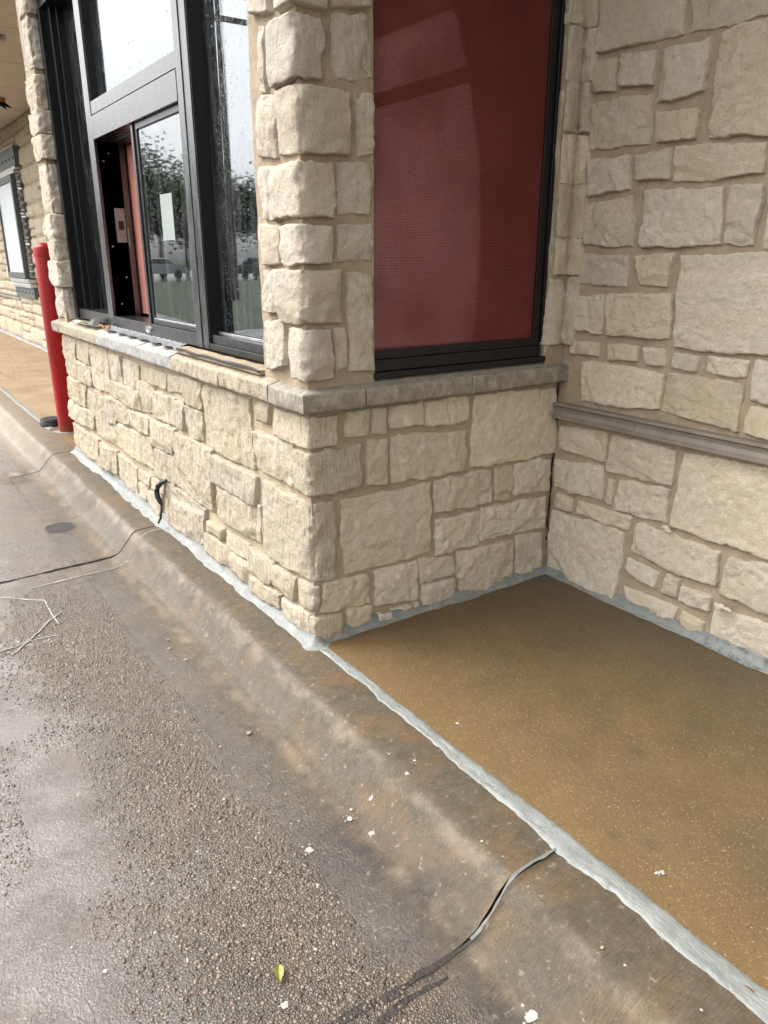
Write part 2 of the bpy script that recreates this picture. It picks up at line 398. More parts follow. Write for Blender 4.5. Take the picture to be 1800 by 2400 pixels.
SPLATS = [(0.662, 0.096, 0.0044, 1), (1.35, 0.1, 0.0067, 1.6), (0.886, -0.194, 0.0055, 2.5), (0.93, -0.2, 0.0054, 1.8), (1.342, -0.222, 0.009, 2.6), (0.958, -0.189, 0.0023, 2), (1.002, -0.193, 0.0023, 3), (1.046, -0.153, 0.0022, 1.5), (0.746, -0.152, 0.0033, 1), (0.721, -0.106, 0.0029, 1), (0.654, -0.145, 0.0025, 1), (1.173, -0.184, 0.0032, 1.5), (1.204, -0.159, 0.0025, 1), (1.11, -0.146, 0.0018, 1), (1.451, -0.144, 0.0024, 1), (1.397, -0.173, 0.0021, 1), (1.364, -0.302, 0.0083, 1.3), (1.591, -0.106, 0.0023, 1), (0.488, -0.127, 0.0041, 1), (0.526, -0.111, 0.0023, 1), (0.607, -0.105, 0.0017, 1), (0.653, -0.146, 0.0025, 1), (0.72, -0.107, 0.0036, 1), (0.748, -0.154, 0.0038, 1.2), (0.771, -0.143, 0.0016, 1), (0.696, -0.234, 0.0044, 1.3), (0.671, -0.283, 0.0033, 1.2), (0.695, -0.303, 0.0066, 1), (0.782, -0.253, 0.0059, 2.6), (0.776, -0.286, 0.0054, 1.4), (0.886, -0.193, 0.0042, 3), (0.932, -0.2, 0.0046, 2), (0.725, -0.443, 0.0075, 1), (0.618, -0.416, 0.0022, 1), (0.616, -0.436, 0.0019, 1), (0.422, -0.543, 0.0026, 1), (0.438, -0.415, 0.0021, 1), (0.415, -0.356, 0.0018, 1), (0.661, 0.093, 0.0029, 1), (0.355, -0.514, 0.0018, 1), (0.334, -0.755, 0.0026, 1), (0.425, -0.545, 0.0031, 1), (0.668, -1.008, 0.0027, 1), (0.771, -0.964, 0.0037, 1.2), (1.061, -0.688, 0.0056, 1.1), (0.927, -0.696, 0.0029, 1), (0.733, -0.557, 0.0032, 1), (0.834, -0.481, 0.0031, 1), (0.914, -0.572, 0.0019, 1)]
# ------------------------------------------------------------------ the materials of this place
M = {}
M['stone'] = mat_stone('cream_limestone', (.57, .485, .365), (.81, .725, .58), (.69, .575, .40), pink=.0)
M['stone_front'] = mat_stone('split_face_limestone', (.49, .415, .315), (.71, .63, .505), (.63, .525, .375), streak=1.3, smin=.88)
M['stone_quoin'] = mat_stone('quoin_limestone', (.52, .46, .37), (.74, .67, .56), (.65, .555, .42), pink=.5, streak=.4)
def mat_mortar(name='sand_mortar', lo=(.345, .275, .195), hi=(.465, .38, .28)):
    m = NT(name)
    c = m.mix(m.ramp(m.noise(14, 5), [(.3, 0.0), (.7, 1.0)]), lo, hi)
    c = m.mix(m.ramp(m.noise(330, 2), [(.36, .55), (.5, 0.0)]), c, (.17, .13, .085))
    b = m.bsdf(Base_Color=c, Roughness=.95); b.inputs['Specular IOR Level'].default_value = .2
    m.put(b.inputs['Normal'], m.bump(m.math('ADD', m.noise(240, 4, .7), m.noise(40, 3)), .004, .8)); return m.m
M['mortar'] = mat_mortar(); M['mortar_front'] = mat_mortar('cream_mortar', (.42, .34, .235), (.54, .45, .33))
def mat_ledge(name, dark, light, top=None):
    m = NT(name)
    c = m.mix(m.ramp(m.noise(22, 6, .65), [(.3, 0.0), (.7, 1.0)]), dark, light)
    c = m.mix(m.ramp(m.noise(1, 4, .6, vec=m.map((160, 24, 24))), [(.46, .4), (.62, 0.0)]), c, tuple(x * .5 for x in dark))
    c = m.mix(m.ramp(m.noise(300, 2), [(.34, .5), (.5, 0.0)]), c, tuple(x * .4 for x in dark))
    b = m.bsdf(Base_Color=c, Roughness=.8); b.inputs['Specular IOR Level'].default_value = .3
    m.put(b.inputs['Normal'], m.bump(m.math('ADD', m.noise(90, 5, .65), m.math('MULTIPLY', m.noise(1, 3, .5, vec=m.map((150, 40, 18))), .9)), .005, .9)); return m.m
M['ledge'] = mat_ledge('grey_cast_stone', (.27, .245, .20), (.43, .395, .33))
M['ledge_tan'] = mat_ledge('tan_cast_stone', (.36, .30, .22), (.55, .48, .37))
M['ledge_white'] = mat_ledge('whitened_cast_stone', (.36, .355, .34), (.52, .515, .50))

def mat_pavement():
    """one wet concrete for driveway, gutter and kerb: it changes with the distance from the kerb"""
    m = NT('wet_exposed_aggregate_concrete'); y = m.xyz().outputs[1]; x = m.xyz().outputs[0]; p = m.pos()
    warp = m.math('MULTIPLY', m.math('SUBTRACT', m.noise(2.6, 5, .6), .5), .34)
    yw = m.math('ADD', y, warp)
    aggr0 = m.mr(yw, -.36, -.56, 0.0, 1.0); film = m.mr(m.math('ADD', yw, m.math('MULTIPLY', m.math('SUBTRACT', m.noise(1.3, 3), .5), .5)), -.62, -.95, 0.0, 1.0); patch = m.mr(m.math('ADD', m.noise(3.1, 4, .6), m.math('MULTIPLY', m.math('SUBTRACT', 1.0, m.mr(m.math('ABSOLUTE', m.math('ADD', y, .70)), 0.0, .34)), .22)), .44, .62, .30, 1.0); aggr = m.math('MULTIPLY', m.math('MULTIPLY', aggr0, patch), m.math('SUBTRACT', 1.0, m.math('MULTIPLY', film, .72)))                       # washed-out aggregate beyond the gutter
    kerb = m.mr(y, -.40, -.30, 0.0, 1.0)
    # base colours
    fine = m.noise(165, 5, .8); med = m.noise(30, 6, .65); big = m.noise(3.2, 4, .6)
    kc = m.mix(m.ramp(med, [(.3, 0.0), (.72, 1.0)]), (.056, .043, .026), (.114, .089, .057))
    kc = m.mix(m.math('MULTIPLY', m.ramp(m.noise(5.5, 4, .6), [(.48, 0.0), (.68, 1.0)]), .62), kc, (.165, .094, .040))   # rust coloured stains
    kc = m.mix(m.math('MULTIPLY', m.ramp(m.noise(8.5, 5, .65, vec=m.map((1, 1, 1), (0, 0, 1.3))), [(.54, 0.0), (.70, 1.0)]), .62), kc, (.09, .082, .074))  # grey scuffs
    kc = m.mix(m.math('MULTIPLY', m.math('SUBTRACT', 1.0, m.mr(m.math('ABSOLUTE', m.math('ADD', y, .185)), 0.0, .03)), m.math('MULTIPLY', m.ramp(m.noise(11, 4), [(.42, 0.0), (.75, 1.0)]), .6)), kc, (.34, .29, .23))     # pale broken line on the arris
    kc = m.mix(m.math('MULTIPLY', m.math('SUBTRACT', 1.0, m.mr(m.math('ABSOLUTE', m.math('ADD', y, .305)), 0.0, .035)), m.math('MULTIPLY', m.ramp(m.noise(9, 4), [(.42, 0.0), (.72, 1.0)]), .6)), kc, (.33, .255, .185))      # pale gutter line
    pebc = m.n('ShaderNodeSeparateColor', Color=m.vor(132, out='Color')).outputs[0]
    pc = m.ramp(pebc, [(0.0, (.04, .031, .023)), (.3, (.095, .07, .048)), (.55, (.15, .115, .08)), (.8, (.20, .16, .115)), (.93, (.26, .23, .185)), (1.0, (.42, .39, .34))])
    edge = m.vor(132, 'DISTANCE_TO_EDGE')
    pc = m.mix(m.ramp(edge, [(.03, .9), (.14, 0.0)]), pc, (.05, .04, .03))
    dc = m.mix(m.ramp(med, [(.3, 0.0), (.7, 1.0)]), (.039, .032, .023), (.084, .069, .050))
    dc = m.mix(m.math('MULTIPLY', aggr, .8), dc, pc)
    dc = m.mix(m.math('MULTIPLY', m.ramp(m.noise(4.3, 5, .6, vec=m.map((1, 1, 1), (0, 0, .7))), [(.52, 0.0), (.70, 1.0)]), .6), dc, (.045, .038, .032))
    dc = m.mix(m.math('MULTIPLY', m.ramp(m.noise(3.1, 4, .6, vec=m.map((1, 1, 1), (0, 0, 2.1))), [(.54, 0.0), (.72, 1.0)]), .5), dc, (.22, .13, .065))
    c = m.mix(kerb, dc, kc)
    lines = m.math('MULTIPLY', m.ramp(m.noise(1, 4, .6, vec=m.map((190, 13, 30))), [(.34, 1.0), (.56, 0.0)]), m.mr(yw, -.62, -.42, 0.0, 1.0))
    c = m.mix(m.math('MULTIPLY', lines, .12), c, (.045, .034, .022))
    c = m.mix(m.math('MULTIPLY', m.ramp(fine, [(.36, 1.0), (.50, 0.0)]), .50), c, (.035, .028, .02))
    c = m.mix(m.math('MULTIPLY', m.ramp(fine, [(.56, 0.0), (.68, 1.0)]), .30), c, (.215, .175, .125))
    c = m.mix(m.math('MULTIPLY', film, .5), c, (.045, .036, .03))
    # black grime gathered in the gutter by the near joint
    grime = m.math('MAXIMUM', m.near(1.12, -.40, .16), m.math('MAXIMUM', m.near(.80, -.37, .22), m.math('MAXIMUM', m.near(1.32, -.40, .2), m.near(1.0, -.30, .12))))
    c = m.mix(m.math('MULTIPLY', grime, m.ramp(m.noise(24, 5, .7), [(.34, 0.0), (.6, 1.0)])), c, (.028, .024, .021))
    c = m.mix(m.math('MULTIPLY', m.ramp(m.noise(60, 2), [(.66, 0.0), (.72, 1.0)]), .25), c, (.42, .38, .32))
    grit = m.ramp(m.vor(260), [(.10, 1.0), (.2, 0.0)]); gm = m.math('MULTIPLY', grit, m.ramp(m.noise(60, 3), [(.5, 0.0), (.62, .8)]))
    c = m.mix(gm, c, (.42, .36, .28)); c = m.mix(m.ramp(m.vor(180, vec=m.map((1, 1, 1), (0, 0, .5))), [(.06, .8), (.15, 0.0)]), c, m.mix(.5, c, (.02, .015, .01)))
    # far end paler: sky sheen at grazing view put into the colour
    c = m.mix(m.math('MULTIPLY', m.mr(x, -2.6, -5.0, 0.0, .75), m.mr(y, -2.5, -1.5)), c, m.mix(kerb, (.19, .168, .155), (.215, .17, .118)))
    # standing water
    pn = m.math('MULTIPLY', m.math('SUBTRACT', m.noise(9, 4), .5), .9)
    pud = m.math('MAXIMUM', m.math('MULTIPLY', m.near(-.66, -.94, .46), 1.35), m.math('MAXIMUM', m.math('MULTIPLY', m.near(-3.4, -.42, .3), 1.4), m.math('MAXIMUM', m.near(-4.1, -.8, .6), m.near(-.2, -1.35, .4))))
    pud = m.mr(m.math('ADD', pud, pn), .5, .62)
    pud = m.math('MULTIPLY', pud, m.mr(y, -.30, -.40))
    ra = m.mr(m.noise(5, 4), .35, .7, .16, .34)
    rk = m.mr(m.noise(7, 4), .35, .7, .42, .62)
    rough = m.math('ADD', m.math('MULTIPLY', ra, m.math('SUBTRACT', 1.0, kerb)), m.math('MULTIPLY', rk, kerb))
    rough = m.n('ShaderNodeMix', data_type='FLOAT'); 
    m.put(rough.inputs[0], kerb); m.put(rough.inputs[2], ra); m.put(rough.inputs[3], rk); rough = rough.outputs[0]
    rm = m.n('ShaderNodeMix', data_type='FLOAT'); m.put(rm.inputs[0], pud); m.put(rm.inputs[2], rough); rm.inputs[3].default_value = .03
    # relief: pebbles outside, broom lines across the gutter and kerb
    peb = m.math('MULTIPLY', m.math('MULTIPLY', m.math('MULTIPLY', m.mr(pebc, 0, 1, .25, 1.0, False), m.ramp(edge, [(.0, 0.0), (.10, .55), (.32, 1.0)], 'LINEAR')), aggr), m.math('SUBTRACT', 1.0, m.math('MULTIPLY', pud, .93)))
    ripple = m.math('MULTIPLY', m.noise(1, 3, .5, vec=m.map((120, 150, 120))), m.math('MULTIPLY', aggr, m.math('SUBTRACT', 1.0, m.math('MULTIPLY', pud, .93))))
    broom = m.math('MULTIPLY', m.noise(1, 4, .55, vec=m.map((230, 16, 40))), m.mr(yw, -.62, -.45, 0.0, 1.0))
    hgt = m.math('ADD', m.math('MULTIPLY', peb, 1.25), m.math('ADD', m.math('MULTIPLY', ripple, .8), m.math('ADD', m.math('MULTIPLY', broom, 1.2), m.math('MULTIPLY', fine, .8))))
    b = m.bsdf(Base_Color=c, Roughness=rm.outputs[0]); b.inputs['Specular IOR Level'].default_value = .5
    m.put(b.inputs['Coat Weight'], m.math('MULTIPLY', m.math('SUBTRACT', 1.0, kerb), m.mr(m.math('MULTIPLY', film, m.mr(m.noise(3.7, 4, .6), .38, .62, .25, 1.0)), 0, 1, .4, .95))); b.inputs['Coat Roughness'].default_value = .055; b.inputs['Coat IOR'].default_value = 1.85
    m.put(b.inputs['Normal'], m.bump(hgt, .0042, .8))
    soft = m.math('ADD', m.math('MULTIPLY', m.noise(1, 3, .6, vec=m.map((110, 140, 110), (0, 0, .25))), .9), m.math('MULTIPLY', peb, .55))
    m.put(b.inputs['Coat Normal'], m.bump(m.math('MULTIPLY', soft, m.math('SUBTRACT', 1.0, m.math('MULTIPLY', pud, .95))), .0085, 1.0))
    return m.m
M['pavement'] = mat_pavement()
def mat_walk():
    m = NT('stained_sidewalk_concrete'); x, y, _ = m.xyz().outputs
    c = m.mix(m.ramp(m.noise(5, 5, .6), [(.32, 0.0), (.7, 1.0)]), (.104, .070, .034), (.140, .093, .045))
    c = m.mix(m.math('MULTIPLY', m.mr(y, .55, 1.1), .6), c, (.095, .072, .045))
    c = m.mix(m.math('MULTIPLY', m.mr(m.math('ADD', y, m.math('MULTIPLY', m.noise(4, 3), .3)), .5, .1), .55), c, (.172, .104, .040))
    c = m.mix(m.ramp(m.noise(2.3, 4, .6, vec=m.map((1, 1, 1), (0, 0, .9))), [(.56, 0.0), (.75, .55)]), c, (.09, .072, .05))
    sp = m.n('ShaderNodeSeparateColor', Color=m.vor(240, out='Color'))
    d = m.vor(240)
    c = m.mix(m.math('MULTIPLY', m.ramp(sp.outputs[0], [(.80, 0.0), (.86, .5)]), m.ramp(d, [(.25, 1.0), (.45, 0.0)])), c, (.50, .37, .20))
    c = m.mix(m.math('MULTIPLY', m.ramp(sp.outputs[1], [(.72, 0.0), (.78, .7)]), m.ramp(d, [(.25, 1.0), (.45, 0.0)])), c, (.045, .028, .014))
    sp2 = m.n('ShaderNodeSeparateColor', Color=m.vor(150, out='Color')); d2 = m.vor(150)
    c = m.mix(m.math('MULTIPLY', m.ramp(sp2.outputs[0], [(.95, 0.0), (.97, .6)]), m.ramp(d2, [(.18, 1.0), (.32, 0.0)])), c, (.60, .50, .34))
    c = m.mix(m.math('MULTIPLY', m.ramp(sp2.outputs[1], [(.94, 0.0), (.96, .8)]), m.ramp(d2, [(.18, 1.0), (.32, 0.0)])), c, (.03, .02, .01))
    for px, py, r in ((1.28, .16, .035), (1.22, .115, .03), (1.75, .17, .09), (1.05, .42, .03)):
        c = m.mix(m.math('MULTIPLY', m.near(px, py, r), .6), c, (.06, .05, .035))
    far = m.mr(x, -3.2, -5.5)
    c = m.mix(m.math('MULTIPLY', far, .9), c, m.mix(m.ramp(m.noise(3, 4), [(.3, 0.0), (.7, 1.0)]), (.24, .16, .088), (.35, .25, .155)))  # far walk paler: grazing sky reflection put into the colour
    wet = m.math('MULTIPLY', far, m.mr(m.noise(1.6, 3, vec=m.map((.35, 1.8, 1))), .52, .6))
    r0 = m.mr(m.noise(4, 4), .3, .7, .40, .56)
    rm = m.n('ShaderNodeMix', data_type='FLOAT'); m.put(rm.inputs[0], wet); m.put(rm.inputs[2], r0); rm.inputs[3].default_value = .08
    b = m.bsdf(Base_Color=c, Roughness=rm.outputs[0]); b.inputs['Specular IOR Level'].default_value = .45
    m.put(b.inputs['Normal'], m.bump(m.math('ADD', m.noise(330, 4, .7), m.noise(60, 4)), .0022, .8)); return m.m
M['walk'] = mat_walk()
def mat_sealant():
    m = NT('grey_sealant')
    c = m.mix(m.ramp(m.noise(16, 4), [(.35, 0.0), (.7, 1.0)]), (.165, .177, .168), (.235, .248, .238))
    c = m.mix(m.ramp(m.noise(75, 5, .7), [(.66, 0.0), (.74, .5)]), c, (.46, .475, .465))
    x, y, _ = m.xyz().outputs
    c = m.mix(m.math('MULTIPLY', m.ramp(m.noise(24, 6, .7), [(.54, 0.0), (.70, 1.0)]), .5), c, (.105, .10, .088))
    dirt = m.math('MULTIPLY', m.math('MULTIPLY', m.mr(x, .55, 1.0), m.mr(y, .9, 1.05)), m.ramp(m.noise(38, 5, .7), [(.52, 0.0), (.6, .9)]))
    c = m.mix(dirt, c, (.09, .10, .10))
    b = m.bsdf(Base_Color=c, Roughness=.5)
    m.put(b.inputs['Normal'], m.bump(m.math('ADD', m.noise(45, 5, .6), m.math('MULTIPLY', m.noise(1, 3, vec=m.map((60, 240, 60))), .5)), .005, .8)); return m.m
M['sealant'] = mat_sealant()
M['joint_grey'] = simple('grey_joint_sealant', (.135, .137, .13), .7, noise=.25, nscale=60)
M['black'] = simple('black_painted_frame', (.006, .006, .008), .32, spec=.35, noise=.3, nscale=20)
def mat_alu():
    m = NT('wet_dark_anodised_aluminium')
    d = m.noise(1, 4, .6, vec=m.map((26, 26, 7)))
    c = m.mix(m.ramp(d, [(.40, 0.0), (.62, 1.0)]), (.088, .091, .098), (.125, .128, .137))
    b = m.bsdf(Base_Color=c, Metallic=.9, Roughness=m.mr(d, .4, .6, .24, .32))
    m.put(b.inputs['Normal'], m.bump(m.noise(120, 3), .0006)); return m.m
M['alu'] = mat_alu()
M['alu_dark'] = simple('dark_aluminium', (.05, .05, .056), .3, metal=.8, noise=.3, nscale=25, bump=.0005)
M['dark_in'] = simple('dark_interior', (.018, .017, .018), .8)
M['pink_in'] = simple('salmon_interior_panel', (.74, .31, .25), .6, noise=.06, nscale=6)
M['pale_in'] = simple('pale_interior_wall', (.60, .56, .54), .7, noise=.05)
M['steel'] = simple('brushed_steel', (.42, .41, .40), .36, metal=.9, noise=.15, nscale=60)
M['mortar_pale'] = simple('pale_mortar', (.55, .49, .40), .9, noise=.1, nscale=90)
M['paper'] = simple('paper', (.27, .31, .30), .8, noise=.06, nscale=12)
M['white'] = simple('white_soffit_paint', (.62, .56, .50), .75, noise=.05, nscale=4)
M['soffit'] = simple('soffit_board', (.60, .535, .47), .8, noise=.06, nscale=3, bump=.001, bscale=200)
M['trim'] = simple('soffit_trim', (.50, .46, .41), .6)
M['plate'] = simple('grey_plate', (.20, .195, .19), .55, noise=.1)
M['rail'] = simple('grey_brown_rail', (.215, .192, .160), .45, noise=.18, nscale=18, bump=.0012, bscale=60)
M['crack'] = simple('crack_shadow_tar', (.014, .012, .010), .95, spec=.1, noise=.4, nscale=90)
M['rubber'] = simple('black_rubber', (.012, .012, .013), .45, noise=.3)
M['tar'] = simple('tar_filler', (.026, .022, .019), .5, noise=.4, bump=.003, bscale=120)
M['splat'] = simple('white_paint_splash', (.34, .33, .305), .75, noise=.25, nscale=200)
M['iron'] = simple('cast_iron', (.085, .082, .076), .5, metal=.2, noise=.3, nscale=60, bump=.001)
M['orange'] = simple('rusty_tape', (.35, .16, .07), .6, noise=.2)
M['olive'] = simple('dry_leaf', (.13, .14, .06), .55, noise=.2, nscale=120)
M['film'] = simple('white_plastic_string', (.46, .45, .42), .5, noise=.25, nscale=60)
M['flash'] = simple('wet_flashing', (.34, .35, .37), .25, metal=.6, noise=.3, nscale=40, bump=.004, bscale=40)
M['galv'] = simple('galvanised_metal', (.46, .47, .47), .32, metal=.8, noise=.2, nscale=20)
M['slate'] = simple('dark_green_grey_plate', (.075, .085, .085), .5, noise=.15)
mbl = NT('added_backlit_frost'); tr_ = mbl.n('ShaderNodeBsdfTranslucent'); mbl.put(tr_.inputs['Color'], mbl.mix(mbl.math('MULTIPLY', mbl.mr(mbl.xyz().outputs[0], -1.82, -2.02), mbl.mr(mbl.noise(1.5, 3), .3, .7, .55, 1.0)), (.05, .03, .03), (.74, .60, .61))); mbl.t.links.new(tr_.outputs[0], mbl.out.inputs[0]); M['added_frost'] = mbl.m  # added translucent sheet; soft fade of light at its edge put into colour
M['bluepanel'] = simple('pale_blue_panel', (.62, .68, .74), .35, noise=.06, nscale=5)
def mat_red():
    m = NT('red_bollard_paint')
    c = m.mix(m.ramp(m.noise(1, 4, vec=m.map((14, 14, 2.2))), [(.35, 0.0), (.7, 1.0)]), (.23, .003, .004), (.36, .005, .006))
    c = m.mix(m.ramp(m.noise(70, 4), [(.68, 0.0), (.74, .5)]), c, (.55, .2, .2))
    z_ = m.xyz().outputs[2]
    c = m.mix(m.math('MULTIPLY', m.mr(z_, .22, .0), m.ramp(m.noise(26, 5, .7), [(.4, 0.0), (.62, .8)])), c, (.10, .06, .045))
    c = m.mix(m.ramp(m.noise(1, 5, .7, vec=m.map((160, 160, 22))), [(.66, 0.0), (.72, .5)]), c, (.12, .02, .02))
    b = m.bsdf(Base_Color=c, Roughness=.38); b.inputs['Specular IOR Level'].default_value = .3
    m.put(b.inputs['Normal'], m.bump(m.noise(90, 3), .0012)); return m.m
M['red'] = mat_red()
def mat_glass(name, ior, drops=.5, tint=(.55, .62, .62), film=0.0):
    m = NT(name); lay = m.n('ShaderNodeFresnel'); lay.inputs['IOR'].default_value = ior
    g = m.n('ShaderNodeBsdfGlossy'); g.inputs['Color'].default_value = (.86, .91, .97, 1); g.inputs['Roughness'].default_value = .012
    t = m.n('ShaderNodeBsdfTransparent'); t.inputs['Color'].default_value = (*tint, 1)
    v1 = m.vor(85, vec=m.map((1, 1, .8))); v2 = m.vor(190)
    d1 = m.math('MULTIPLY', m.ramp(v1, [(.10, 1.0), (.22, 0.0)], 'EASE'), m.ramp(m.noise(9, 3), [(.46, 0.0), (.62, 1.0)]))
    d2 = m.math('MULTIPLY', m.ramp(v2, [(.12, 1.0), (.26, 0.0)], 'EASE'), m.ramp(m.noise(15, 3), [(.40, 0.0), (.6, 1.0)]))
    d = m.math('ADD', d1, m.math('MULTIPLY', d2, .5))
    streak = m.noise(1, 4, .6, vec=m.map((34, 34, 1.3)))
    nb = m.bump(m.math('ADD', m.math('MULTIPLY', d, drops), m.math('MULTIPLY', streak, .012)), .0025, 1.0)
    m.put(g.inputs['Normal'], nb)
    mixs = m.n('ShaderNodeMixShader'); m.put(mixs.inputs[0], lay.outputs[0]); m.put(mixs.inputs[1], t.outputs[0]); m.put(mixs.inputs[2], g.outputs[0])
    # a dusting of dried streaks on the pane
    df = m.n('ShaderNodeBsdfDiffuse'); df.inputs['Color'].default_value = (.62, .66, .68, 1)
    m2 = m.n('ShaderNodeMixShader'); m.put(m2.inputs[0], m.math('MULTIPLY', m.ramp(streak, [(.46, 0.0), (.72, 1.0)]), film)); m.put(m2.inputs[1], mixs.outputs[0]); m.put(m2.inputs[2], df.outputs[0])
    m.t.links.new(m2.outputs[0], m.out.inputs[0]); return m.m
M['glass'] = mat_glass('wet_double_glazing', 3.1, .22, film=.05)
M['glass_sash'] = mat_glass('sash_glazing', 3.0, .12, film=.07)
M['glass_red'] = mat_glass('clear_pane', 1.5, .0, (.9, .9, .9), film=0)
def mat_mesh():
    m = NT('red_woven_screen'); x, y, z = m.xyz().outputs
    def wires(c, f):
        return m.ramp(m.math('ABSOLUTE', m.math('SUBTRACT', m.math('FRACT', m.math('MULTIPLY', c, f)), .5)), [(.26, 0.0), (.34, 1.0)])
    w = m.math('MAXIMUM', wires(y, 205), wires(z, 205))          # 1 on the threads, 0 in the holes
    c = m.mix(m.ramp(m.noise(5, 3), [(.3, 0.0), (.7, 1.0)]), (.140, .030, .026), (.185, .041, .035))
    p = m.n('ShaderNodeBsdfPrincipled'); m.put(p.inputs['Base Color'], c); p.inputs['Roughness'].default_value = .5; p.inputs['Specular IOR Level'].default_value = .3
    t = m.n('ShaderNodeBsdfTransparent'); t.inputs['Color'].default_value = (1, .9, .92, 1)
    mixs = m.n('ShaderNodeMixShader'); m.put(mixs.inputs[0], m.math('ADD', m.math('MULTIPLY', w, .80), .18)); m.put(mixs.inputs[1], t.outputs[0]); m.put(mixs.inputs[2], p.outputs[0])
    m.t.links.new(mixs.outputs[0], m.out.inputs[0]); return m.m
M['mesh'] = mat_mesh()
# ------------------------------------------------------------------ wall planes
D = 1.1515                                     # depth of the recess beside the bay
XE, XL, XR = -3.37, -3.13, -0.30               # bay end, window jambs
ZL, ZT = 0.835, 0.93                           # ledge underside, top
ZS = 3.06                                      # soffit
def PF(s, h, z): return np.stack([s, -h, z], -1)
def PR(s, h, z): return np.stack([h, s, z], -1)
def PB(s, h, z): return np.stack([s, D - h, z], -1)
def corner_map(sl, sr):
    """convex corner at the origin: s<0 runs on the front wall, s>0 on the return wall"""
    def P(s, h, z):
        k = np.where(s < 0, 1 - s / sl, 1 - s / sr)
        return np.stack([np.where(s < 0, s + h * k, h), np.where(s < 0, -h, s - h * k), z], -1)
    return P
def jamb_map(sl, sr):
    """convex corner at x = XL: s<0 on the front wall, s>0 on the window jamb"""
    C = corner_map(sl, sr)
    def P(s, h, z):
        q = C(s, h, z); q[..., 0] += XL; return q
    return P
def inner_map(sl, sr):
    """concave corner of return wall and back wall"""
    def P(s, h, z):
        k = np.where(s < 0, 1 - s / sl, 1 - s / sr)
        return np.stack([np.where(s < 0, h, s + h * k), np.where(s < 0, D + s - h * k, D - h), z], -1)
    return P

